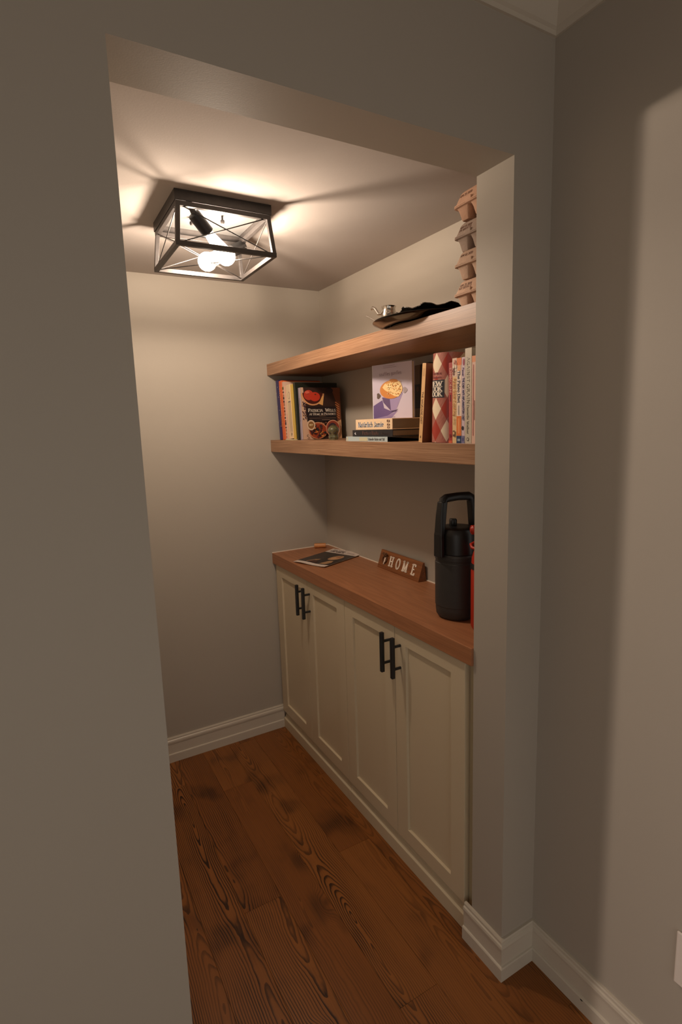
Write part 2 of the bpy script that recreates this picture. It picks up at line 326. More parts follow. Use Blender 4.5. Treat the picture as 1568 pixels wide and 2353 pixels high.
# ================================================================== ROOM
HB, HL = -2.5, -2.0                          # hall runs back to y = HB and left to x = HL
mb = MB(); mb.prism([(HL, 0), (XL, 0), (XL, ZH), (0, ZH), (0, 0), (XW + .0, 0), (XW, ZC), (HL, ZC)], 0, -T, Matrix.Rotation(PI / 2, 4, 'X'))
structure(mb.build('wall_front', M_wall))
structure(MB().box(XW, XW + .12, HB - .12, T, 0, ZC).build('wall_right', M_wall))
structure(MB().box(XA, XR, D, D + .1, 0, ZA).build('wall_back', M_wall))
structure(MB().box(XR, XR + .1, T, D + .1, 0, ZA).build('wall_alcove_right', M_wall))
structure(MB().box(XA - .1, XA, T, D + .1, 0, ZA).build('wall_alcove_left', M_wall))
structure(MB().box(XA - .1, XR + .1, T, D + .1, ZA, ZA + .06).build('ceiling', M_ceil))
structure(MB().box(HL - .12, XW + .12, HB, T, ZC, ZC + .06).build('ceiling', M_ceil))
# hall's left partition with the doorway the lamp shines through
dj, dk, dh = -0.79, -1.75, 2.012
mb = MB(); mb.prism([(0, 0), (dj, 0), (dj, dh), (dk, dh), (dk, 0), (HB, 0), (HB, ZC), (0, ZC)], HL - .12, HL, Matrix(((0, 0, 1, 0), (1, 0, 0, 0), (0, 1, 0, 0), (0, 0, 0, 1))))
structure(mb.build('wall_left', M_wall))

# wall added behind the camera, its opening shaped to dim the upper hall
mb = MB(); mb.prism([(HL, 0), (-1.75, 0), (-1.75, 2.03), (-.15, 2.03), (-.15, 0), (XW, 0), (XW, ZC), (HL, ZC)], 0, .12, Matrix(((1, 0, 0, 0), (0, 0, -1, HB), (0, 1, 0, 0), (0, 0, 0, 1))))
structure(mb.build('wall_behind', M_wall))
# floor: subfloor and single planks
fl = structure(MB().box(HL - 2.2, XR + .1, HB, D + .1, -.06, -.0125).build('floor', M_sub))
PW = 0.127; GAP = 0.00025
def plank_mesh(L):
    b = .0004; w = PW / 2 - GAP; l = L / 2 - GAP; mb = MB()
    r = [[Vector((x, y, z)) for x, y in ((-w + i, -l + i), (w - i, -l + i), (w - i, l - i), (-w + i, l - i))] for i, z in ((0, -.0125), (0, -b), (b, 0))]
    mb.rings(r); me = bpy.data.meshes.new('plank'); me.from_pydata(mb.v, [], mb.f); me.materials.append(M_plank); return me
pm = {}
rows = []
x = -0.039 + PW / 2
ks = list(range(-16, 3))
fixed = {-4: 0.558, -3: 1.17, -2: 0.072, -1: 0.62, 0: -0.35, 1: 0.9, -5: -.1}
for k in ks:
    xc = -0.039 + PW * (k + .5)
    y = fixed.get(k, random.uniform(-.6, .9)); 
    cuts = [y]
    rr = random.Random(k * 13 + 5)
    while cuts[0] > HB: cuts.insert(0, cuts[0] - rr.choice((.9, 1.05, 1.2, 1.4)))
    while cuts[-1] < D: cuts.append(cuts[-1] + rr.choice((1.0, 1.2, 1.4)))
    for a, b in zip(cuts[:-1], cuts[1:]):
        a2, b2 = max(a, HB), min(b, D - .001)
        if b2 - a2 < .02: continue
        key = round(b2 - a2, 3)
        if key not in pm: pm[key] = plank_mesh(key)
        o = bpy.data.objects.new('plank', pm[key]); COL.objects.link(o); o.parent = fl
        o.location = (xc, (a2 + b2) / 2, 0); o['seed'] = rr.random(); o['figure'] = {-6: .95, -5: 1.1, -4: 1.0, -3: .45, -2: .75, -1: .3, 0: .5}.get(k, rr.random())
        if rr.random() < .5: o.rotation_euler = (0, 0, PI)

# swept mouldings
BASE = [(0, 0), (.0165, 0), (.0165, .038), (.0145, .0405), (.0105, .0415), (.0105, .0885), (.0125, .090), (.0135, .098), (.0120, .1045), (.0095, .1065), (.0085, .1075), (.0085, .114), (.0065, .1175), (0, .1175)]
CROWN = [(0, -.092), (.006, -.092), (.008, -.084), (.014, -.080), (.020, -.070), (.034, -.044), (.050, -.026), (.054, -.018), (.062, -.016), (.066, -.008), (.072, -.006), (.072, 0), (0, 0)]
def moulding(name, path, i, prof, z, mat, side=1, flip_end=()):
    """segment i of a plan path; room lies on the 'side' of the direction of travel (1 = left)"""
    P = [Vector(p) for p in path]
    def nrm(k):
        d = (P[k + 1] - P[k]).normalized(); return Vector((-d.y, d.x)) * side
    def off(k):
        if 0 < k < len(P) - 1:
            n0, n1 = nrm(k - 1), nrm(k); b = (n0 + n1); return b / (1 + n0.dot(n1))
        return nrm(0 if k == 0 else k - 1)
    r = []
    for k in (i, i + 1):
        o = off(k); r.append([Vector((P[k].x + o.x * d, P[k].y + o.y * d, z + h)) for d, h in prof])
    if side < 0: r.reverse()
    return structure(MB().rings(r).build(name, mat))
bp = [(0, .1395), (0, 0), (XW, 0), (XW, HB)]
moulding('baseboard_jamb', bp, 0, BASE, 0, M_trim, -1)
moulding('baseboard_front', bp, 1, BASE, 0, M_trim, -1)
bbr = moulding('baseboard_right', bp, 2, BASE, 0, M_trim, -1)
moulding('baseboard_front', [(HL, 0), (XL, 0), (XL, T)], 0, BASE, 0, M_trim, -1)
moulding('baseboard_jamb', [(HL, 0), (XL, 0), (XL, T)], 1, BASE, 0, M_trim, -1)
moulding('baseboard_back', [(XA, T), (XA, D), (.0119, D)], 1, BASE, 0, M_trim, -1)
moulding('baseboard_left', [(XA, T), (XA, D), (.0119, D)], 0, BASE, 0, M_trim, -1)
moulding('trim_1', [(HL, 0), (XW, 0), (XW, HB)], 0, CROWN, ZC, M_trim, -1)
moulding('trim_2', [(HL, 0), (XW, 0), (XW, HB)], 1, CROWN, ZC, M_trim, -1)
MB().lathe([(.004, 0), (.0035, .0006)], seg=8, sx=.5).build('paint_chip', M_dark, bbr, loc=(XW - .0170, -.176, .036)).rotation_euler = (0, -PI / 2, 0)

# ================================================================== CABINETS
ZB = .8635                                    # underside of the worktop
DY = [.152, .494, .829, 1.163, 1.497]
XD = .004                                     # face of the doors
def cabinet(y0, y1, doors, label, right_filler, left_filler):
    cb = thing('cabinet', label, 'cabinet', (0, y0, 0), group='built-in base cabinets')
    a, b = y0 - y0, y1 - y0
    mb = MB(); mb.box(.0245, XR - .002, a, b, .09, ZB - .001)
    mb.build('body', M_cabin, cb)
    mb = MB(); mb.prism([(.006, 0), (.006, .048), (.0075, .0500), (.0095, .0505), (.0125, .053), (.0150, .058), (.0160, .064), (.0190, .0655), (.0205, .070), (.0225, .072), (.0225, .0895), (.05, .0895), (.05, 0)], a, b, Matrix(((1, 0, 0, 0), (0, 0, -1, 0), (0, 1, 0, 0), (0, 0, 0, 1))) @ Matrix.Scale(-1, 4, (0, 0, 1)))
    mb.build('toe_board', M_cab, cb, bevel=.0006)
    for j, (d0, d1, hy) in enumerate(doors):
        d0 -= y0; d1 -= y0; hy -= y0; g = .0012; z0, z1 = .093, .8585; st, rl = .062, .053
        mb = MB(); F = XD; B = XD + .0195
        o_ = [(d0 + g, z0), (d1 - g, z0), (d1 - g, z1), (d0 + g, z1)]; i_ = [(d0 + st, z0 + rl), (d1 - st, z0 + rl), (d1 - st, z1 - rl), (d0 + st, z1 - rl)]
        def ring(p, xx, e=0):
            cy = sum(q[0] for q in p) / 4; cz = sum(q[1] for q in p) / 4
            return [Vector((xx, y + (e if y < cy else -e), z + (e if z < cz else -e))) for y, z in p]
        mb.rings([ring(i_, F + .012, .0015), ring(i_, F + .0012), ring(i_, F, -.0008), ring(o_, F, .0012), ring(o_, F + .0012), ring(o_, B)], False, True)
        dr = mb.build('door', M_cab, cb)
        MB().box(F + .0085, F + .0155, d0 + st - .004, d1 - st + .004, z0 + rl - .004, z1 - rl + .004).build('door_panel', M_cab, dr)
        mb = MB(); bx = XD - .032
        mb.prism(rrect(.0064, .0064, .0018, 2), .695, .833, Matrix.Translation((bx, hy, 0)))
        for z in (.724, .801): mb.tube([(bx, hy, z), (XD, hy, z)], .0048, 12)
        mb.build('handle', M_blk, dr, smooth=.7)
    if right_filler: MB().box(.0215, .026, T - y0 + .0005, a - .0005, 0.0, ZB - .001).build('filler_strip', M_cabin, cb)
    if left_filler: MB().box(.0215, .026, b + .0005, D - y0 - .0005, 0.0, ZB - .001).build('filler_strip', M_cabin, cb)
    return cb
cabinet(DY[2] + .0005, DY[4], [(DY[3], DY[4], 1.193), (DY[2], DY[3], 1.131)], 'cream shaker cabinet with two doors, the one against the far wall', False, True)
cabinet(DY[0], DY[2] - .0005, [(DY[1], DY[2], .522), (DY[0], DY[1], .461)], 'cream shaker cabinet with two doors, the one beside the opening', True, False)

ctp = thing('countertop', 'long oak worktop lying over both cream cabinets', 'countertop', (0, 0, ZB))
MB().box(-.0075, XR - .001, T + .0005, D - .001, 0, CT - ZB).build('slab', M_count, ctp, bevel=.0012)
mb = MB(); mb.box(XR - .0045, XR - .0008, T + .001, D - .0012, CT - ZB, CT - ZB + .0035); mb.box(-.007, XR - .0045, D - .0045, D - .0008, CT - ZB, CT - ZB + .0035)

mb.build('caulk_line', M_caulk, ctp)
for nm, zt, lb in (('upper', ZU, 'thick floating oak shelf, the upper one under the egg cartons'), ('lower', ZL, 'thick floating oak shelf, the lower one full of cookbooks')):
    th = .0517 if nm == 'upper' else .0554
    s = thing('floating_shelf', lb, 'shelf', (0, 0, zt - th), group='floating oak shelves')
    MB().box(.0152, XR - .0005, T + .0005, D - .0005, 0, th).build('board', M_shelf, s, bevel=.001)

# ================================================================== CEILING LIGHT
lc = (-.437, .79, ZA)
L = thing('ceiling_light', 'square dark metal cage light with two glowing bulbs on the alcove ceiling', 'ceiling light', lc)
ph = .14; pz = -.0275
mb = MB(); mb.box(-ph, ph, -ph, ph, -.004, 0)
for s in (-1, 1):
    mb.box(-ph, ph, s * ph - (.004 if s > 0 else 0), s * ph + (0 if s > 0 else .004), pz, -.004); mb.box(s * ph - (.004 if s > 0 else 0), s * ph + (0 if s > 0 else .004), -ph + .004, ph - .004, pz, -.004)
mb.build('canopy', M_fix, L, bevel=.001)
MB().box(-ph + .005, ph - .005, -ph + .005, ph - .005, -.0065, -.0045).build('reflector_plate', M_pan, L)
th_, bh = .1315, .147; tz, bz = pz - .0066, -.145; bw = .0125
tc_ = [Vector((sx * th_, sy * th_, tz)) for sx, sy in ((-1, -1), (1, -1), (1, 1), (-1, 1))]
bc_ = [Vector((sx * (bh - bw / 2), sy * (bh - bw / 2), bz + bw / 2)) for sx, sy in ((-1, -1), (1, -1), (1, 1), (-1, 1))]
for i in range(4):
    j = (i + 1) % 4; d = (bc_[j] - bc_[i]).normalized() * bw / 2; d2 = (tc_[j] - tc_[i]).normalized() * bw / 2
    k_ = bw * (1.0 if i % 2 == 0 else .975); q_ = 1.0 if i % 2 == 0 else .8
    MB().bar(tc_[i] - d2 * q_, tc_[j] + d2 * q_, k_).build('frame_bar', M_fix, L, bevel=.0006)
    MB().bar(bc_[i] - d * q_, bc_[j] + d * q_, k_).build('frame_bar', M_fix, L, bevel=.0006)
    MB().bar(tc_[i] - Vector((0, 0, .004)), bc_[i] + Vector((0, 0, .004)), bw * .95, up=(1, 0, 0) if abs(tc_[i].y) < .01 else (0, 1, 0)).build('frame_bar', M_fix, L, bevel=.0006)
    for a, b in ((tc_[i], bc_[j]), (tc_[j], bc_[i])): MB().tube([a, b], .0016, 8).build('cross_rod', M_fix, L, smooth=.7)
for a, b in ((0, 2), (1, 3)): MB().tube([bc_[a], bc_[b]], .0016, 8).build('cross_rod', M_fix, L, smooth=.7)
for x_, y_ in ((-.05, .03), (.03, -.02)):
    MB().lathe([(.003, 0), (.003, -.012), (.006, -.013), (.0065, -.018), (.004, -.023)][::-1], (x_, y_, -.0065), 12).build('finial', M_fix, L, smooth=.7)
M_bulb = bpy.data.materials.new('glowing_bulb_glass'); M_bulb.use_nodes = True; nt = M_bulb.node_tree; nt.nodes.remove(nt.nodes['Principled BSDF'])
em = N(nt, 'ShaderNodeEmission', i_Strength=2.6); em.inputs[0].default_value = (*BULB_COLOR, 1); tb = N(nt, 'ShaderNodeBsdfTransparent'); ad = N(nt, 'ShaderNodeAddShader')
nt.links.new(em.outputs[0], ad.inputs[0]); nt.links.new(tb.outputs[0], ad.inputs[1]); nt.links.new(ad.outputs[0], nt.nodes['Material Output'].inputs[0])
def socket(base, bulb):
    b0, b1 = Vector(base) - Vector(lc), Vector(bulb) - Vector(lc); d = (b1 - b0).normalized()
    q = Vector((0, 0, 1)).rotation_difference(d).to_matrix().to_4x4(); q.translation = b0
    mb = MB(); mb.lathe([(.012, -.012), (.0175, -.010), (.0185, -.006), (.0185, .050), (.0165, .052), (.0135, .0525)], seg=20)
    mb.v = [tuple(q @ Vector(v)) for v in mb.v]; so = mb.build('lamp_socket', M_blk, L, smooth=.6)
    mb = MB(); mb.box(-.009, .009, -.003, .003, -.05, -.004); br = MB().bar(Vector((b0.x - d.x * .03, b0.y - d.y * .03, -.006)), b0 - d * .008, .016, .006)
    br.build('socket_bracket', M_blk, so)
    l = (b1 - b0).length; R_ = .0285
    prof = [(.0125, .048), (.0135, .058)]; c = l
    a0 = 2.25
    for i in range(9): a = a0 + (.0 - a0) * i / 8; prof.append((max(R_ * math.sin(a), .0012), c + R_ * -math.cos(PI - a) if False else c + R_ * math.cos(a)))
    prof = [p for p in prof if p[1] >= .048]; prof.sort(key=lambda p: p[1])
    mb = MB(); mb.lathe(prof, seg=16); mb.v = [tuple(q @ Vector(v)) for v in mb.v]
    mb.build('bulb', M_bulb, so, smooth=1.2)
    fl_ = lamp('bulb_filament_light', b1, BULB_WATTS, BULB_COLOR, .022); fl_.parent = L
socket((-.505, .708, 2.116), (-.409, .752, 2.035))
socket((-.312, .882, 2.108), (-.447, .820, 2.032))

# ================================================================== BOOKS
BG = 'cookbooks on the lower shelf'
M_page = plain('book_pages', lin((226, 208, 178)), .8, bump=.3, bscale=900, vary=.08, vscale=400)
M_page_d = plain('shaded_book_pages', lin((128, 108, 84)), .8, bump=.3, bscale=900, vary=.08, vscale=400)  # page colour darkened for the shade on the stack's near ends
def book(label, loc, size, col, rot=(0, 0, 0), hard=True, name='book', pages=None, cover_mat=None, round_spine=0.0, group=BG, spine_only=None):
    """spine at x = 0 facing -x, thickness along y (0..th), height z"""
    w, th, h = size
    t = thing(name, label, 'book', loc, rot, group)
    cm = cover_mat or plain('cover_%02x%02x%02x' % col, lin(col), .42)
    b = .0026 if hard else .0009; e = .003 if hard else 0.0004
    mb = MB()
    if round_spine:
        r = round_spine; n = 10; outer = [(r * (1 - math.sin(PI * i / n)), th * (1 - math.cos(PI * i / n)) / 2) for i in range(n + 1)]
        inner = [(b + r * (1 - math.sin(PI * i / n)), b + (th - 2 * b) * (1 - math.cos(PI * i / n)) / 2) for i in range(n + 1)]
        poly = [(w, 0)] + outer[::1] + [(w, th), (w, th - b)] + inner[::-1] + [(w, b)]
        mb.prism(poly[::-1], 0, h)
        mb.build('cover', cm, t, smooth=.5)
        MB().box(b + r * .9, w - e, b + .0002, th - b - .0002, e, h - e).build('page_block', pages or M_page, t)
    else:
        poly = [(w, 0), (0, 0), (0, th), (w, th), (w, th - b), (b, th - b), (b, b), (w, b)]
        mb.prism(poly[::-1], 0, h)
        mb.build('cover', cm, t, bevel=.0007)
        MB().box(b + .0003, w - e, b + .0002, th - b - .0002, e, h - e).build('page_block', pages or M_page, t)
    return t
def spine(t, th, h): return Print((-.0002, th, 0), (0, -1, 0), (0, 0, 1))
def front(t): return Print((0, -.0002, 0), (1, 0, 0), (0, 0, 1))
WHT = (236, 226, 210)
# --- left group, leaning a little towards the far wall
def lean_book(label, x, y0, th, h, w, col, lean, z=ZL, **k):
    return book(label, (x, y0, z + th * math.sin(lean)), (w, th, h), col, rot=(-lean, 0, 0), **k)
ln = .075
t = lean_book('navy blue book with tiny pale dots on the spine, nearest the far wall', .040, 1.4265, .0285, .272, .21, (38, 32, 84), ln, hard=False)
p = spine(t, .0285, .272); p.rect(.0, .006, .0, .272, (120, 112, 128))
for z in (.062, .135, .195, .24): p.ell(.024, z, .0016, .0022, (225, 205, 190), n=8); p.ell(.003, z + .02, .0015, .002, (225, 190, 170), n=8)
p.build('spine_print', t)
t = lean_book('bright orange book between the navy and the cream books', .043, 1.3975, .0275, .268, .2, (214, 102, 52), ln, hard=False)
p = spine(t, .0275, .268); p.rect(.004, .011, .06, .245, (226, 142, 90))
for z in range(18): p.rect(.0045, .0105, .068 + z * .0095, .073 + z * .0095, (232, 165, 112))
p.rect(0.0, .006, 0.06, .11, (150, 70, 66)); p.build('spine_print', t)
t = lean_book('thin cookbook with a dark patterned white spine beside the orange one', .046, 1.3775, .0185, .262, .2, (206, 172, 150), ln, hard=False)
p = spine(t, .0185, .262); rr = random.Random(3)
for i in range(16): p.rect(.003, .0155, .01 + i * .0145, .01 + i * .0145 + rr.uniform(.005, .013), rr.choice([(60, 34, 44), (120, 60, 40), (90, 98, 40), (44, 30, 60), (180, 120, 90)]))
p.build('spine_print', t)
bk = thing('booklet', 'flat pale green booklet lying under the cream and yellow spines', 'booklet', (.030, 1.296, ZL), (0, 0, 0), BG)
MB().box(0, .17, 0, .076, 0, .0016).build('cover', ink((132, 140, 92)), bk); MB().box(.001, .168, .001, .075, .0017, .0038).build('page_block', M_page, bk)
t = lean_book('cream book with a thin outlined spine panel beside the yellow one', .050, 1.3228, .0535, .240, .2, (222, 194, 158), ln, z=ZL + .004, hard=False)
p = spine(t, .0535, .24); p.rect(.0, .006, 0, .24, (226, 170, 150))
p.text('X', .037, .222, .011, (96, 84, 84)) ; p.ell(.037, .192, .010, .016, (110, 96, 96)); p.ell(.037, .192, .0085, .014, (222, 194, 158))
p.rect(.026, .049, .162, .1665, (90, 84, 100))
for x_ in (.026, .0335, .0415, .0485): p.rect(x_, x_ + .0012, .03, .162, (140, 120, 116))
p.text('P', .04, .018, .014, (84, 70, 74)); p.build('spine_print', t)
t = lean_book('mustard yellow book between the cream and the black ones', .052, 1.3030, .0190, .240, .2, (205, 168, 66), ln, z=ZL + .004, hard=False)
p = spine(t, .0190, .24); p.rect(.0135, .0190, 0, .24, (196, 172, 110)); p.build('spine_print', t)
t = book('tall dark green book standing behind the dark photo-cover cookbook', (.056, 1.2830, ZL + .0014), (.212, .0190, .250), (26, 30, 20), rot=(-.07, 0, 0), hard=True)
p = spine(t, .0190, .25); p.rect(.0115, .0135, .02, .23, (90, 92, 74)); p.text('GARDEN', .008, .15, .007, (110, 112, 92), width=.05, rot=-90) if False else None; p.build('spine_print', t)
t = book('dark cookbook with tomatoes and bowls on its cover, facing the opening', (.066, 1.2565, ZL + .0010), (.196, .0250, .226), (46, 28, 24), rot=(-.035, 0, 0), hard=True)
p = spine(t, .0250, .226); p.rect(0, .0250, 0, .226, (150, 136, 148)); p.rect(.017, .021, .004, .222, (206, 194, 200)); p.text('PATRICIA WELLS', .009, .13, .008, (96, 82, 96), width=.1, rot=-90); p.build('spine_print', t)
p = front(t); Wp, Hp = .196, .226
p.rect(0, Wp, 0, Hp, (52, 32, 26))
p.poly([(0, 0), (.07, 0), (.022, .1), (.012, .226), (0, .226)], (196, 160, 134)); p.lay += 1
p.poly([(.15, 0), (.196, 0), (.196, .085), (.165, .07)], (196, 150, 108)); p.lay += 1
p.poly([(.165, .07), (.196, .085), (.196, .226), (.15, .226), (.178, .15)], (112, 62, 38)); p.lay += 1
for i in range(7): p.poly([(.168, .1 + i * .010), (.188, .088 + i * .010), (.189, .091 + i * .010), (.169, .104 + i * .010)], (196, 118, 68)); p.lay += 1
p.ell(.057, .2, .057, .052, (206, 146, 98), 180, 360, 18); p.ell(.057, .203, .05, .049, (70, 24, 16), 180, 360, 18)
p.poly([(.085, .155), (.105, .148), (.112, .19), (.104, .19)], (214, 160, 96)); p.lay += 1
p.ell(.037, .193, .024, .022, (176, 58, 40)); p.ell(.067, .186, .026, .02, (186, 54, 32)); p.ell(.034, .201, .004, .004, (60, 30, 22), n=8); p.ell(.07, .196, .005, .003, (90, 50, 30), n=8)
p.ell(.03, .205, .012, .006, (204, 96, 76), n=12); p.ell(.14, .213, .019, .012, (26, 18, 24)); p.ell(.139, .2105, .016, .0085, (40, 26, 30))
rr = random.Random(5)
for i in range(22): p.ell(rr.uniform(.003, .02), rr.uniform(.09, .165), .0035, .003, rr.choice([(58, 40, 54), (96, 62, 62), (150, 110, 92), (40, 26, 36)]), n=6)
p.rect(.022, .17, .077, .142, (30, 20, 22))
p.text('Patricia  Wells', .098, .127, .0145, (226, 214, 198), width=.137, small_caps=True, thick=.17)
p.text('at Home in Provence', .1, .1105, .0105, (216, 200, 184), width=.132, small_caps=True, thick=.17)
p.rect(.082, .116, .1007, .1016, (170, 130, 96))
p.text('BEST OF PROVENCE KITCHEN RECIPES', .1, .093, .003, (150, 118, 96), width=.13, serif=False) if False else p.rect(.034, .166, .0915, .093, (120, 94, 78))
p.rect(.094, .136, .0835, .0855, (140, 112, 96)); p.rect(.06, .09, .084, .085, (84, 60, 54))
for i in range(6): p.ell(.092 + i * .011, .072 - (i % 2) * .003, .004, .0025, (150, 100, 78), n=6)
p.ell(.072, .038, .047, .037, (198, 138, 100)); p.ell(.072, .037, .043, .0335, (150, 62, 34))
for i in range(46):
    a = rr.uniform(0, 6.28); q = rr.random() ** .5; p.ell(.072 + .037 * q * math.cos(a), .036 + .028 * q * math.sin(a), rr.uniform(.004, .008), rr.uniform(.003, .006), rr.choice([(40, 26, 34), (60, 34, 40), (126, 52, 36), (190, 100, 48), (32, 34, 36), (204, 140, 70), (90, 40, 44)]), n=7)
p.ell(.145, .045, .036, .038, (206, 150, 122)); p.ell(.145, .044, .033, .035, (140, 58, 38)); p.ell(.143, .044, .024, .026, (58, 40, 48))
p.ell(.036, .062, .0205, .0225, (204, 178, 150)); p.ell(.036, .062, .0145, .016, (134, 92, 50))
p.text('BEST', .036, .063, .007, (226, 206, 160), width=.018, serif=False, thick=.2)
p.text('S', .018, .012, .018, (86, 60, 52)); p.text('L', .185, .062, .016, (86, 56, 44)); p.build('cover_print', t)

# small glass skull in front of it
M_glass = plain('mottled_green_glass', (.09, .085, .04), .08, bump=1.0, bscale=120, vary=.9, vscale=70, coat=1.0)
m, nt, b = new_mat('thick_green_glass'); b.inputs['Base Color'].default_value = (.34, .36, .20, 1); b.inputs['Roughness'].default_value = .06; b.inputs['Transmission Weight'].default_value = .8; b.inputs['IOR'].default_value = 1.45
M_green = m
def skull(loc, s, label, mat, rz):
    t = thing('glass_figurine', label, 'figurine', loc, (0, 0, rz))
    mb = MB(); n = 24; rings = []
    for i in range(15):
        u = i / 14; z = u * 1.0
        if u < .38: rx, ry, cy = .30 + .04 * math.sin(u * 8), .27, 0
        else:
            k = (u - .38) / .62; rx = .30 + .12 * math.sin(k * PI) * .9; rx *= math.sqrt(max(0, 1 - max(0, k - .35) ** 2 / .4226 * .985)); ry = rx * 1.1; cy = .04
        rings.append([Vector((rx * math.cos(2 * PI * j / n) * s, (ry * math.sin(2 * PI * j / n) + cy) * s, z * s)) for j in range(n)])
    mb.rings(rings); mb.build('body', mat, t, smooth=.9)
    mb = MB()
    for sx in (-1, 1): mb.lathe([(.005, -.03), (.08, -.02), (.10, 0), (.075, .02), (.004, .025)], (sx * .13, 0, 0), 12)
    mb.v = [(a * s, -.30 * s - c * s * .4, .5 * s + b_ * s) for a, b_, c in mb.v]; mb.build('eye_socket', M_dark if mat is M_glass else mat, t, smooth=.9)
    mb = MB()
    for k in range(5): mb.lathe([(.012, 0), (.03, .02), (.03, .1), (.01, .12)], ((k - 2) * .075, -.27, .1), 8)
    mb.v = [(a * s, b_ * s, c * s) for a, b_, c in mb.v]; mb.build('teeth', mat, t, smooth=.9); return t
skull((.118, 1.075, ZL), .062, 'small mottled green glass skull in front of the dark photo-cover cookbook', M_glass, -.7)

# --- flat stack
ST = 'flat stack of three cookbooks'
def flat_book(label, x, yl, yr, z, th, w, col, **k):
    # spine faces -x, head of the book towards +y ; lay the standing book on its side
    h = yl - yr
    t = book(label, (x, yl, z), (w, th, h), col, rot=(PI / 2, 0, 0), group=BG, **k)
    return t
# after rot x by +90 deg: local z -> -y, local y -> +z ; spine print runs along local z
def flat_spine(h, th): return Print((-.0002, 0, 0), (0, 0, 1), (0, 1, 0))
t = flat_book('thin pale blue paperback lying lowest in the flat stack', .028, .815, .548, ZL, .0165, .19, (176, 190, 192), hard=False, pages=M_page_d)
p = flat_spine(.267, .0165); p.rect(.006, .011, .002, .0145, (206, 190, 140)); p.rect(.093, .146, .002, .0145, (196, 190, 160)); p.text('Schnelle K\u00fcche mit Stil', .2, .0085, .008, (72, 66, 66), width=.1); p.build('spine_print', t)
t = flat_book('black hardback lying in the middle of the flat stack', .030, .772, .522, ZL + .017, .0225, .2, (34, 32, 36), pages=M_page_d)
p = flat_spine(.25, .0225); p.text('Pasta e Basta', .118, .0125, .0115, (120, 84, 76), width=.1); p.text('Pasta', .21, .010, .006, (70, 54, 52), width=.045); p.poly([(.014, .011), (.024, .016), (.022, .011), (.026, .006), (.02, .007)], (206, 206, 210)); p.build('spine_print', t)
t = flat_book('cream hardback with blue spine letters lying topmost in the flat stack', .030, .748, .523, ZL + .040, .0355, .2, (238, 206, 168), pages=M_page_d)
p = flat_spine(.225, .0355); p.text('Nat\u00fcrlich Jamie', .097, .0175, .0165, (112, 142, 174), width=.158, thick=.17, thin=.07)
for i, (a, b_) in enumerate(((.004, .010), (.013, .019), (.024, .031))):
    p.rect(.197, .2, a, b_, (96, 60, 50)); p.rect(.209, .212, a, b_, (96, 60, 50)); p.rect(.197, .212, a, a + .0016, (96, 60, 50)); p.rect(.2, .207, b_ - .0016, b_, (96, 60, 50))
p.build('spine_print', t)
skull((.060, .7605, ZL + .0397), .027, 'tiny pale green glass skull on the left end of the flat stack', M_green, -.7)

# --- souffle book leaning by the back wall
t = thing('book', 'lavender book with a souffle cup on the cover, upright on top of the flat stack', 'book', (.142, .806, ZL + .0760), (0, 0, math.radians(13)), BG)
Wp, Hp = .190, .194
MB().box(0, .002, -Wp, 0, 0, Hp).build('cover', ink((176, 166, 184)), t); MB().box(.0022, .0115, -Wp + .002, -.002, .002, Hp - .002).build('page_block', M_page, t); MB().box(.0117, .0137, -Wp, 0, 0, Hp).build('cover', ink((176, 166, 184)), t)
p = Print((-.0002, 0, 0), (0, -Wp, 0), (0, 0, Hp)); p.n = Vector((-1, 0, 0))
p.rect(0, 1, 0, 1, (194, 184, 200)); p.rect(0, .018, 0, 1, (208, 202, 212))
p.poly([(.02, .01), (.02, .25), (.11, .29), (.26, .35), (.3, .2), (.48, .14), (.62, .15), (.39, .06)], (104, 84, 132)); p.lay += 1
p.poly([(.02, .01), (.39, .06), (.66, .15), (.5, .02), (.45, 0)], (140, 122, 164)); p.lay += 1
p.poly([(.25, .40), (.48, .14), (.61, .155), (.78, .46)], (154, 138, 176)); p.lay += 1
p.poly([(.25, .40), (.29, .3), (.48, .14), (.45, .36)], (96, 78, 116)); p.lay += 1
p.poly([(.48, .145), (.62, .16), (.66, .175), (.6, .13), (.5, .12)], (74, 58, 92)); p.lay += 1
for cx, cy, cc in ((.17, .43, (98, 82, 74)), (.84, .50, (158, 146, 150))):
    p.ell(cx, cy, .05, .035, cc); p.ell(cx - .015, cy + .028, .035, .026, cc); p.ell(cx - .015, cy - .026, .035, .026, cc)
p.ell(.49, .53, .285, .165, (204, 132, 66), n=32)
p.poly([(.27, .58), (.33, .64), (.43, .68), (.55, .70), (.66, .685), (.74, .63), (.776, .54), (.75, .46), (.67, .39), (.57, .41), (.45, .47), (.33, .53)], (234, 204, 146)); p.lay += 1
p.ell(.56, .685, .11, .03, (194, 128, 64), n=16, rot=-6); p.ell(.42, .655, .06, .02, (214, 160, 92), n=12, rot=15)
for i in range(44): p.ell(rr.uniform(.4, .73), rr.uniform(.43, .66), rr.uniform(.008, .028), rr.uniform(.006, .015), rr.choice([(204, 148, 84), (246, 224, 176), (218, 166, 102), (190, 122, 62), (240, 214, 160)]), n=6)
p.text('souffles gonfles', .5, .82, .062, (112, 92, 108), width=.56, serif=False, thick=.09); p.rect(.33, .62, .955, .96, (128, 110, 124)); p.rect(.33, .66, .925, .93, (128, 110, 124))
p.text('CUISINE', .52, .03, .022, (110, 92, 124), width=.2, serif=False, thick=.12); p.build('cover_print', t)
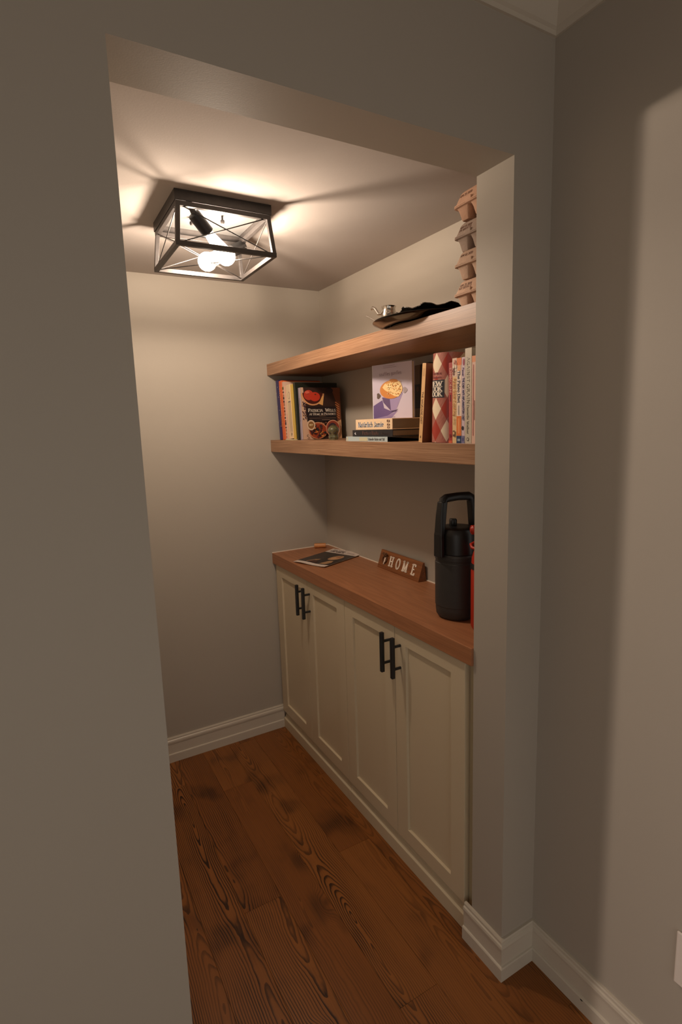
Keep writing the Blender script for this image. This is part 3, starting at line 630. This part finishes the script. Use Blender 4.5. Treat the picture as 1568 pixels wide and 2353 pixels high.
# --- dark books behind the stack
t = book('beige spined book with a black band, behind the stack beside the souffle book', (.252, .664, ZL), (.05, .048, .262), (128, 104, 80), hard=False)
p = spine(t, .048, .262); p.rect(0, .048, .11, .195, (44, 38, 42)); p.ell(.034, .178, .008, .01, (92, 52, 44)); p.text('S', .024, .15, .02, (26, 22, 28)); p.build('spine_print', t)
book('dark brown book standing behind the flat stack, left of the black one', (.250, .634, ZL), (.05, .026, .262), (56, 34, 24))
book('black book standing behind the flat stack, left of the tan spine', (.248, .604, ZL), (.05, .026, .264), (28, 26, 32))

# --- right row
ROW = .0205
t = book('slim tan book leaning at the left end of the right-hand row', (.021, .3590, ZL), (.16, .0165, .226), (222, 176, 122), rot=(.098, 0, 0), hard=False)
p = spine(t, .0165, .226); p.text('THE MIGRAINE DIET', .008, .1, .0075, (96, 66, 46), width=.092, rot=-90, serif=False, thick=.14); p.text('a', .008, .018, .009, (70, 44, 36)); p.rect(.005, .0095, .19, .212, (206, 160, 108)); p.build('spine_print', t)
p = front(t); p.rect(.0, .16, 0, .226, (122, 74, 46)); p.build('cover_print', t)  # tan cover coloured brown for the shade on its near side
def gingham():
    m, nt, b = new_mat('red_gingham'); Lk = nt.links.new; tc = N(nt, 'ShaderNodeTexCoord'); sp = N(nt, 'ShaderNodeSeparateXYZ'); Lk(tc.outputs['Object'], sp.inputs[0])
    arc = math_n(nt, 'ADD', sp.outputs[1], math_n(nt, 'MULTIPLY', sp.outputs[0], -.7)); z = sp.outputs[2]
    s = 23.2
    u = math_n(nt, 'ADD', math_n(nt, 'MULTIPLY', math_n(nt, 'ADD', math_n(nt, 'MULTIPLY', z, .715), arc), s), 19.88); v = math_n(nt, 'ADD', math_n(nt, 'MULTIPLY', math_n(nt, 'SUBTRACT', math_n(nt, 'MULTIPLY', z, .715), arc), s), 20.017)
    a = math_n(nt, 'GREATER_THAN', math_n(nt, 'FRACT', math_n(nt, 'MULTIPLY', u, .5)), .5); c = math_n(nt, 'GREATER_THAN', math_n(nt, 'FRACT', math_n(nt, 'MULTIPLY', v, .5)), .5)
    both = math_n(nt, 'MULTIPLY', a, c); any_ = math_n(nt, 'MAXIMUM', a, c)
    wv = N(nt, 'ShaderNodeTexNoise', i_Scale=1.0, i_Detail=2.0); cb = N(nt, 'ShaderNodeCombineXYZ'); Lk(math_n(nt, 'MULTIPLY', u, 26.0), cb.inputs[0]); Lk(math_n(nt, 'MULTIPLY', v, 2.0), cb.inputs[1]); Lk(cb.outputs[0], wv.inputs['Vector'])
    mid = mixc(nt, wv.outputs[0], lin((134, 52, 44)), lin((206, 140, 122)))
    Lk(mixc(nt, both, mixc(nt, any_, lin((238, 218, 188)), mid), lin((168, 56, 42))), b.inputs['Base Color']); b.inputs['Roughness'].default_value = .35
    return m
gth, gh, gr = .082, .2445, .026
t = book('thick cookbook in red and white checked cover with a rounded spine', (.0165, .2470, ZL), (.2, gth, gh), (160, 60, 50), rot=(.033, 0, 0), cover_mat=gingham(), round_spine=gr)
def gwarp(a, b, l):   # a: distance from the far edge across the spine, follows the rounded spine
    i = max(0.0, min(1.0, a / gth)); an = PI * (1 - i); y = gth * (1 - math.cos(an)) / 2; xx = gr * (1 - math.sin(an)); nx, ny = -math.sin(an) / max(gr, .001), -math.cos(an) * 2 / gth; k = math.hypot(nx, ny)
    return Vector((xx + nx / k * (l + .0004), y + ny / k * (l + .0004), b))
p = Print((0, 0, 0), (0, -1, 0), (0, 0, 1), warp=gwarp)
for i in range(8): p.poly([(.008 + i * .0062, .124), (.008 + (i + 1) * .0062, .124), (.008 + (i + 1) * .0062, .172), (.008 + i * .0062, .172)], (30, 30, 44))
p.lay += 1
for s_, z in (('NEW', .162), ('COOK', .1475), ('BOOK', .1335)): p.text(s_, .0345, z, .0125, (232, 218, 200), width=.036, thick=.22, thin=.08); 
p.text('Better', .038, .190, .007, (120, 40, 44), width=.026, thick=.2); p.text('Homes', .038, .1795, .006, (120, 40, 44), width=.026, thick=.2); p.build('spine_print', t)
t = book('red paperback with pale capitals, right of the checked cookbook', (ROW, .2255, ZL), (.17, .0140, .214), (168, 58, 56), hard=False)
p = spine(t, .0140, .214); p.text('EINKORN', .0075, .168, .0085, (222, 176, 160), width=.065, rot=-90, serif=False, thick=.12); p.rect(.0055, .0085, .112, .13, (84, 24, 26)); p.rect(.006, .008, .045, .1, (188, 88, 80)); p.ell(.007, .02, .004, .005, (120, 36, 34), n=10); p.rect(0, .0140, 0, .007, (206, 96, 62)); p.build('spine_print', t)
t = book('pale yellow paperback with orange letters and a food photo at the spine top', (ROW, .2075, ZL), (.18, .0175, .224), (222, 188, 138), hard=False)
p = spine(t, .0175, .224); p.rect(0, .0175, .176, .224, (214, 186, 164))
for i in range(14): p.ell(rr.uniform(.004, .015), rr.uniform(.182, .22), .004, .004, rr.choice([(160, 92, 72), (196, 130, 110), (120, 70, 60), (224, 206, 184)]), n=7)
p.text('Paleo Slow Cooking', .010, .122, .0098, (214, 130, 62), width=.098, rot=-90, serif=False, thick=.13); p.text('Emma', .010, .058, .005, (196, 140, 90), width=.016, rot=-90, serif=False); p.rect(.004, .012, .018, .034, (110, 76, 60)); p.ell(.008, .027, .003, .004, (222, 188, 138), n=8); p.build('spine_print', t)
t = book('white paperback with orange and navy blocks low on its spine', (ROW, .1892, ZL), (.17, .0185, .2225), (228, 206, 188), hard=False)
p = spine(t, .0185, .2225); p.rect(0, .0185, .204, .2225, (214, 112, 48)); p.rect(.003, .0155, .19, .204, (226, 160, 110)); p.text('The Paleo Diet', .0085, .148, .0095, (66, 72, 92), width=.082, rot=-90, thick=.17, thin=.08); p.rect(.0075, .009, .075, .1, (90, 90, 104))
p.rect(0, .0185, .02, .072, (218, 118, 52)); p.rect(.006, .012, .026, .066, (230, 150, 92)); p.rect(0, .0185, 0, .02, (30, 54, 92)); p.rect(.004, .0145, .006, .012, (150, 164, 176)); p.build('spine_print', t)
t = book('narrow white and purple paperback with dark block capitals', (ROW, .1765, ZL), (.17, .0122, .2225), (206, 184, 192), hard=False)
p = spine(t, .0122, .2225); p.ell(.008, .21, .004, .009, (150, 62, 84), n=12); p.text('Flower', .0055, .185, .006, (92, 66, 120), width=.022, rot=-90, serif=False, thick=.2); p.text('THE EASY ANTI-INFLAMMATORY DIET', .0065, .115, .0064, (70, 72, 110), width=.11, rot=-90, serif=False, thick=.22); p.ell(.005, .04, .004, .006, (40, 36, 48), n=10); p.rect(.0, .0122, 0, .02, (120, 116, 150)); p.rect(.004, .009, .006, .015, (72, 72, 120)); p.build('spine_print', t)
t = book('tall pale grey book with large spaced capitals on its spine', (ROW, .1515, ZL), (.2, .0245, .243), (196, 184, 164), hard=False)
p = spine(t, .0245, .243); p.text('AGAINST', .0125, .189, .0098, (122, 112, 100), width=.062, rot=-90, thick=.12, track=.16); p.text('GRAIN', .0125, .128, .0098, (122, 112, 100), width=.05, rot=-90, thick=.12, track=.16); p.text('Danielle Walker', .0115, .062, .0075, (92, 84, 76), width=.075, rot=-90, thick=.14); p.ell(.0115, .011, .0045, .005, (96, 88, 78), n=12); p.ell(.0115, .011, .0028, .003, (196, 184, 164), n=10); p.build('spine_print', t)
t = book('pink spined book half hidden by the jamb at the row end', (ROW, .1175, ZL), (.18, .0325, .2215), (222, 184, 166), hard=False)
p = spine(t, .0325, .2215); p.rect(0, .0325, .206, .2215, (214, 140, 96)); p.rect(.004, .0065, .02, .2, (170, 84, 80)); p.rect(.009, .0105, .06, .11, (120, 84, 84)); p.text('BREAD', .018, .12, .012, (150, 70, 66), width=.1, rot=-90) if False else None; p.build('spine_print', t)
book('dark maroon block put in for a shadow behind the two diet paperbacks', (.205, .155, ZL), (.09, .09, .245), (58, 26, 20))  # book shape added in place of a shadow on the back wall

# ================================================================== UPPER SHELF: cartons and silver
M_pulp = [plain('egg_carton_pulp_%d' % i, lin(c), .9, bump=.8, bscale=260, vary=.1, vscale=120) for i, c in enumerate(((192, 158, 134), (188, 158, 136), (168, 148, 134), (190, 150, 124)))]
CG = 'egg cartons stacked on the upper shelf'
CL = ['brown egg carton at the bottom of the stack, standing on the shelf', 'tan egg carton, second from the bottom of the stack', 'greyish egg carton, second from the top of the stack', 'reddish brown egg carton on top of the stack, tilted']
TXT = [('APR 25 2020', 'BEST BEFORE 12'), ('APR 02 2020', ''), ('MAY 11 2020', '24 MAY 11'), ('APR 25 2020', '')]
def carton(i, loc, rot):
    t = thing('egg_carton', CL[i], 'egg carton', loc, rot, CG); m = M_pulp[i]; Lx, Ly = .126, .050
    # tray: twelve tapering cups joined under a flange
    mb = MB()
    for a in range(5 if True else 6):
        for b_ in range(2):
            cx = -Lx + .0255 + a * .0504; cy = -.0245 + b_ * .049; rg = []
            for z, h, r in ((0.0008, .0125, .005), (.004, .0145, .006), (.02, .0185, .008), (.029, .0215, .008), (.0325, .0243, .006)):
                rg.append([Vector((cx + x_ * 1.02, cy + y_, z)) for x_, y_ in rrect(h, h, r)])
            mb.rings(rg, True, True)
    mb.build('cup_tray', m, t, smooth=.8)
    mb = MB(); mb.rings([[Vector((x_, y_, z)) for x_, y_ in rrect(Lx + e, Ly + e, .012)] for z, e in ((.0305, .001), (.0315, .004), (.0335, .0045), (.0345, .003))]); mb.build('flange', m, t, smooth=.8)
    mb = MB(); mb.rings([[Vector((x_, y_, z)) for x_, y_ in rrect(Lx + e, Ly + e, .011)] for z, e in ((.0348, .0035), (.0375, .004), (.0385, .001), (.064, -.008), (.0685, -.012), (.0700, -.016))]); mb.build('lid', m, t, smooth=.8)
    MB().box(-Lx - .0035, -Lx + .006, -.012, .010, .031, .046).build('latch', m, t, bevel=.002)
    sl = Vector((.0090, 0, .0255)).normalized(); p = Print((-Lx - .0014, .050, .0385), (0, -1, 0), tuple(sl))
    a, b_ = TXT[i]; p.text(a, .036, .0195, .0058, (122, 88, 70), width=.044, serif=False, thick=.16)
    if b_: p.text(b_, .036, .0120, .0052, (122, 88, 70), width=.046, serif=False, thick=.16)
    p.build('date_print', t); return t
hc = .0702
carton(0, (.160, .181, ZU), (0, 0, 0))
carton(1, (.156, .178, ZU + hc), (0, .008, .03))
carton(2, (.160, .1795, ZU + 2 * hc + .001), (.01, 0, -.02))
carton(3, (.157, .179, ZU + 3 * hc + .004), (-.035, .01, .02))

M_silver = plain('polished_silver', (.62, .58, .53), .14, metal=1.0, vary=.15, vscale=12)
M_tray = plain('tray_silver', (.07, .064, .058), .12, metal=1.0, vary=.25, vscale=9)
M_tarn = plain('tarnished_silver', (.045, .038, .032), .3, metal=.9, vary=.7, vscale=45)
tr = thing('serving_tray', 'oval polished silver tray jutting over the upper shelf edge', 'tray', (.105, .455, ZU), (0, 0, math.radians(-6)))
TX, TY = .150, .172
mb = MB(); mb.lathe([(.55, .003), (.80, .003), (.86, .005), (.95, .0125), (1.0, .0155), (1.006, .0168), (1.0, .0182), (.95, .0155), (.86, .008), (.80, .0058), (.3, .0055)], seg=64, sx=TX, sy=TY)
mb.build('dish', M_tray, tr, smooth=.9)
mb = MB(); mb.lathe([(.62, 0), (.66, 0), (.64, .0028), (.60, .0028)], seg=48, sx=TX, sy=TY); mb.build('foot_ring', M_tray, tr, smooth=.9)
# scalloped ornate dish lying in the tray
sd = thing('scalloped_dish', 'dark tarnished silver dish with scalloped rim lying on the tray', 'dish', (.142, .448, ZU + .0064), (.0, .0, .2))
def scal(a, r, z): return 1 + (.03 * math.sin(a * 9) + .005 * math.sin(a * 27)) * max(0, (r - .6) / .4)
mb = MB(); prof = [(.45, 0), (.58, .001), (.70, .010), (.84, .025), (.95, .035), (1.0, .038), (1.0, .0405), (.94, .0375), (.83, .0275), (.68, .0125), (.56, .004), (.2, .0032)]
DR = .112; out = []
for r, z in prof:
    ring = []
    for j in range(112):
        a = 2 * PI * j / 112; k = scal(a, r, z); wz = (.0042 * math.sin(a * 9 + .6) + .0008 * math.sin(a * 27)) * max(0, (r - .6) / .4)
        ring.append(Vector((r * k * math.cos(a) * DR, r * k * math.sin(a) * DR, z + wz)))
    out.append(ring)
mb.rings(out); mb.build('body', M_tarn, sd, smooth=.9)
mb = MB()
for j in range(56):
    a = 2 * PI * j / 56; k = scal(a, 1.0, 0); mb.lathe([(.0010, -.0010), (.0022, 0), (.0009, .0010)], (k * math.cos(a) * DR, k * math.sin(a) * DR, .0395 + .0042 * math.sin(a * 9 + .6)), 6)
mb.build('beaded_rim', M_tarn, sd, smooth=.9)
# cream jug with a curled handle
cj = thing('creamer', 'small silver creamer with a curled handle on the tray end', 'creamer', (.068, .585, ZU + .0095), (0, 0, 0))
mb = MB(); mb.lathe([(r * .82, z * 1.55) for r, z in ((.012, 0), (.015, .001), (.011, .004), (.010, .007), (.024, .014), (.030, .024), (.028, .034), (.025, .040), (.029, .046), (.027, .0465), (.0225, .040), (.022, .03), (.01, .012))], seg=32, fn=lambda a, r, z: 1 + .025 * math.sin(a * 12) * (1 if .018 < z < .062 else 0)); mb.build('body', M_silver, cj, smooth=.9)
mb = MB(); mb.tube([(-.010, .012, .066), (-.013, .024, .052), (-.016, .038, .054), (-.018, .052, .072), (-.020, .064, .078), (-.021, .072, .074)], [.0045, .0048, .0046, .0046, .0054, .003], 10); mb.build('handle', M_silver, cj, smooth=.9)
spn = thing('spoon', 'thin silver spoon jutting left from under the creamer', 'spoon', (.030, .600, ZU + .034), (math.radians(26), 0, math.radians(18)))
mb = MB(); mb.tube([(0, -.03, 0), (-.002, .005, .001), (-.004, .03, .003), (-.005, .045, .004)], [.0016, .0017, .0013, .0018], 8); mb.build('stem', M_silver, spn, smooth=.9)
mb = MB(); mb.lathe([(.001, -.003), (.007, -.0024), (.011, 0), (.0105, .0003), (.006, -.0015), (.0008, -.0022)], (0, -.040, 0), 16, sy=1.5); mb.build('bowl', M_silver, spn, smooth=.9)
rb = thing('filigree_basket', 'low silver basket with a beaded rim behind the scalloped dish', 'basket', (.257, .287, ZU), (0, 0, 0))
mb = MB(); mb.lathe([(.030, 0), (.034, .002), (.040, .030), (.043, .048), (.044, .050), (.041, .048), (.038, .03), (.031, .004)], seg=36); mb.build('body', M_tarn, rb, smooth=.9)
mb = MB()
for j in range(30): a = 2 * PI * j / 30; mb.lathe([(.001, -.004), (.004, -.001), (.004, .003), (.001, .006)], (.0435 * math.cos(a), .0435 * math.sin(a), .052), 6)
mb.build('beaded_rim', M_silver, rb, smooth=.9)

# ================================================================== ON THE WORKTOP
ck = thing('wooden_peg', 'short round tan wooden peg lying in the far corner of the worktop', 'peg', (.236, 1.468, CT + .0118), (0, 0, math.atan2(-.027, .05) + PI / 2))
mb = MB(); mb.tube([(0, -.029, 0), (0, -.0275, 0), (0, .0275, 0), (0, .029, 0)], [.0100, .0116, .0116, .0100], 24); mb.build('peg_body', M_cork, ck, smooth=.6)
MB().tube([(0, .0291, 0), (0, .0294, 0)], .006, 16).build('end_grain', M_sign, ck)

# magazine
mg = thing('magazine', 'magazine with a dark cover photo lying on the worktop', 'magazine', (-.002, 1.275, CT), (0, 0, math.atan2(.104, .262)))
mw, ml = .186, .284                               # width runs to local -y, length to local +x
def curl(u, v, l=0.0):                            # u along length (0 = front edge), v across
    fan = .0022 * math.sin(min(1, v / mw) * PI * 2.2) * max(0, 1 - u / .09) + .0035 * max(0, (u - .2) / .084) ** 2
    return Vector((u, -v, .0052 + fan + l))
NU, NV = 24, 16
def sheet(z0, f, inset=0.0):
    rg = []
    for i in range(NU + 1):
        u = inset + (ml - 2 * inset) * i / NU; top = []
        for j in range(NV + 1): v = inset + (mw - 2 * inset) * j / NV; top.append(curl(u, v) - Vector((0, 0, .0052 - f)))
        bot = [Vector((p_.x, p_.y, max(z0, p_.z - .0006 if z0 > 0 else z0))) for p_ in reversed(top)]
        rg.append(top + bot)
    return MB().rings(rg)
sheet(0.0003, .0040, .001).build('page_block', M_page, mg)
sheet(.0041, .0052).build('cover', ink((216, 200, 188), .3), mg, smooth=.8)
def mwarp(a, b, l): return curl(b, a, l + .0003)
p = Print((0, 0, 0), (0, 1, 0), (1, 0, 0), warp=mwarp)
def grid(x0, x1, y0, y1, col, nx=14, ny=14):
    for i in range(nx):
        for j in range(ny): p.poly([(x0 + (x1 - x0) * i / nx, y0 + (y1 - y0) * j / ny), (x0 + (x1 - x0) * (i + 1) / nx, y0 + (y1 - y0) * j / ny), (x0 + (x1 - x0) * (i + 1) / nx, y0 + (y1 - y0) * (j + 1) / ny), (x0 + (x1 - x0) * i / nx, y0 + (y1 - y0) * (j + 1) / ny)], col, .3)
    p.lay += 1
grid(0, mw, .028, .222, (40, 32, 30))
p.ell(.128, .150, .026, .045, (178, 136, 98), n=22, rot=-10); p.ell(.13, .152, .018, .032, (198, 150, 108), n=18, rot=-10); p.ell(.134, .165, .006, .02, (150, 96, 70), n=10, rot=-10)
p.poly([(.045, .034), (.06, .085), (.08, .1), (.085, .085), (.075, .05), (.085, .034)], (150, 112, 80)); p.lay += 1
p.poly([(.125, .034), (.135, .09), (.155, .1), (.168, .07), (.16, .034)], (166, 128, 92)); p.lay += 1
p.poly([(.055, .034), (.068, .07), (.1, .06), (.11, .034)], (70, 42, 34)); p.lay += 1
p.text('THE TABLE', .06, .262, .012, (92, 82, 84), width=.075, serif=True); p.text('FRANCE', .062, .243, .016, (92, 82, 84), width=.085, thick=.2); p.text('Food', .14, .246, .010, (150, 120, 116), width=.04)
p.build('cover_print', mg)

# HOME sign
sg = thing('wooden_sign', 'brown wooden HOME block sign with white letters by the back wall', 'sign', (.2625, .842, CT), (0, 0, -.02))
SL = .147; pr = [(0, 0), (.0385, 0), (.0385, .006), (.031, .0735), (.0235, .0735), (.0, .004)]
mb = MB(); mb.prism(pr[::-1], -SL, SL, Matrix(((1, 0, 0, 0), (0, 0, 1, 0), (0, 1, 0, 0), (0, 0, 0, 1)))); mb.build('block', M_sign, sg, bevel=.0012)
up = Vector((.0235, 0, .0695)).normalized(); p0 = Vector((0, SL, .004)); nrm = Vector((0, -1, 0)).cross(up)
M_letter = plain('white_letter_paint', lin((236, 222, 204)), .5)
hw = .0745
for ch, u in (('H', .094), ('O', .143), ('M', .193), ('E', .250)):
    q, w = text_quads(ch, thick=.21, thin=.11); hh = .041; mb = MB(); sx = hh * .82
    for qd in q:
        pts = [p0 + Vector((0, -1, 0)) * (u - w * sx / 2 + a * sx) + up * (.016 + b_ * hh) for a, b_ in qd]
        n_ = len(pts); mb.add([v + nrm * .0002 for v in pts] + [v + nrm * .0028 for v in pts], [tuple(range(n_))[::-1], tuple(range(n_, 2 * n_))] + [(i, (i + 1) % n_, (i + 1) % n_ + n_, i + n_) for i in range(n_)])
    mb.build('letter', M_letter, sg)
def sp3(u, v, l=0.0): return p0 + Vector((0, -1, 0)) * u + up * v + nrm * l
M_twine = plain('twig_brown', lin((96, 62, 34)), .8, bump=.5)
hp = []
for i in range(33): a = 2 * PI * i / 32; hp.append(sp3(.045 + .0165 * math.sin(a) ** 3, .034 + .0018 * (13 * math.cos(a) - 5 * math.cos(2 * a) - 2 * math.cos(3 * a) - math.cos(4 * a)) * .62, .003))
MB().tube(hp, .0022, 6).build('heart_wreath', M_twine, sg, smooth=.9)
mb = MB(); mb.tube([sp3(.045, .016, .002), sp3(.049, .045, .003)], .0035, 8); mb.build('heart_inlay', M_letter, sg, smooth=.9)
mb = MB()
for s in (-1, 1):
    mb.tube([sp3(.045, .055, .005), sp3(.045 + s * .010, .064, .009), sp3(.045 + s * .018, .060, .008), sp3(.045 + s * .010, .054, .006), sp3(.045, .055, .005)], .0026, 6); mb.tube([sp3(.045, .055, .005), sp3(.045 + s * .012, .044, .005)], .0016, 6)
mb.build('twine_bow', M_twine, sg, smooth=.9)

# black jug
M_jug = plain('black_matte_jug', (.030, .027, .025), .55, bump=.3, bscale=700)
M_jug2 = plain('black_smooth_plastic', (.010, .009, .009), .38)
def squircle(r, z, n=40, e=3.2, c=(0, 0)):
    return [Vector((c[0] + r * math.copysign(abs(math.cos(a)) ** (2 / e), math.cos(a)), c[1] + r * math.copysign(abs(math.sin(a)) ** (2 / e), math.sin(a)), z)) for a in (2 * PI * j / n for j in range(n))]
jg = thing('water_jug', 'large black insulated water jug with a loop handle on the worktop', 'jug', (.137, .337, CT + .0006), (0, 0, .35))
mb = MB(); mb.rings([squircle(r, z, e=2.3) for r, z in ((.048, 0), (.056, .003), (.062, .012), (.0640, .03), (.0640, .040), (.0655, .042), (.0655, .178), (.0640, .180), (.0640, .186), (.0655, .188), (.0655, .200), (.062, .206))]); mb.build('body', M_jug, jg, smooth=.5)
mb = MB(); mb.rings([squircle(r, z, e=2.3) for r, z in ((.0605, .206), (.0630, .208), (.0630, .262), (.0615, .274), (.0560, .283), (.0480, .286), (.0300, .2865))]); mb.build('lid', M_jug2, jg, smooth=.5)
mb = MB(); mb.lathe([(.011, 0), (.012, .002), (.012, .018), (.010, .022)], (.0, .014, .2866), 16); mb.build('spout_cap', M_jug2, jg, smooth=.6)
hj = Matrix.Rotation(-.35, 4, 'Z')
for s in (-1, 1):
    r = []
    for z, w, o, d in ((.200, .038, .0715, .016), (.268, .036, .0715, .016), (.276, .034, .0685, .020), (.330, .030, .063, .023), (.368, .026, .0575, .024)):
        r.append([hj @ Vector((s * o + a * d / 2, b_ * w / 2, z)) for a, b_ in ((-1, -.7), (-.7, -1), (.7, -1), (1, -.7), (1, .7), (.7, 1), (-.7, 1), (-1, .7))])
    MB().rings(r).build('handle_arm', M_jug2, jg, bevel=.002)
mb = MB(); mb.tube([hj @ Vector((x_, 0, z)) for x_, z in ((-.056, .362), (-.054, .372), (-.045, .377), (0, .379), (.045, .377), (.054, .372), (.056, .362))], [.0125, .0135, .0130, .0125, .0130, .0135, .0125], 14); mb.build('handle_grip', M_jug2, jg, smooth=.8)
# red jug behind the jamb
M_red = plain('red_bottle_enamel', lin((172, 38, 12)), .45)
rj = thing('red_bottle', 'red bottle with a black strap beside the black jug, mostly behind the jamb', 'bottle', (.1325, .201, CT), (0, 0, 0))
mb = MB(); mb.lathe([(.036, 0), (.044, .003), (.0475, .010), (.0475, .175), (.045, .182)], seg=40); mb.build('body', M_red, rj, smooth=.5)
mb = MB(); mb.lathe([(.0455, .1825), (.049, .184), (.049, .197), (.0455, .199)], seg=40); mb.build('strap', M_jug2, rj, smooth=.5)
mb = MB(); mb.lathe([(.046, .1995), (.045, .215), (.040, .232), (.036, .240)], seg=40); mb.build('shoulder', M_red, rj, smooth=.5)
mb = MB(); mb.lathe([(.033, .2405), (.034, .243), (.034, .275), (.030, .284)], seg=32); mb.build('neck', M_jug2, rj, smooth=.5)
mb = MB(); mb.tube([(-.030, .018, .262), (-.046, .020, .256), (-.052, .010, .250), (-.046, -.01, .246)], [.004, .005, .005, .004], 10); mb.build('clip', M_red, rj, smooth=.8)
mb = MB(); mb.tube([(-.050, .016, .300), (-.0485, .014, .300), (.044, -.012, .302), (.048, -.013, .302)], [.009, .0135, .0135, .009], 16); mb.build('carry_grip', M_red, rj, smooth=.8)
mb = MB()
for s in (-1, 1): mb.bar((s * .028, -s * .008, .270), (s * .030, -s * .008, .297), .012, .008)
mb.build('grip_post', M_jug2, rj)

# outlet on the hall's right wall
ot = thing('outlet', 'white wall outlet low on the right wall near the frame edge', 'outlet', (XW - .0001, -.4245, .3625), (0, -PI / 2, 0))
MB().box(-.0635, .0635, -.039, .039, 0, .006).build('cover_plate', M_plate, ot, bevel=.003)
for s in (-1, 1):
    sk = MB(); sk.rings([[Vector((x_ + s * .0195, y_, z)) for x_, y_ in rrect(.0145, .017, .008)] for z in (.0061, .0078)]); so = sk.build('socket_face', M_plate, ot)
    mb = MB(); mb.box(s * .0195 - .002, s * .0195 + .006, -.0075, -.0055, .0079, .0081); mb.box(s * .0195 - .002, s * .0195 + .006, .0055, .0075, .0079, .0081); mb.lathe([(.003, .0079), (.003, .0081)], (s * .0195 - .008, 0, 0), 10); mb.build('slot', M_dark, so)
MB().lathe([(.0035, .0061), (.003, .0068)], seg=10).build('screw', M_plate, ot)
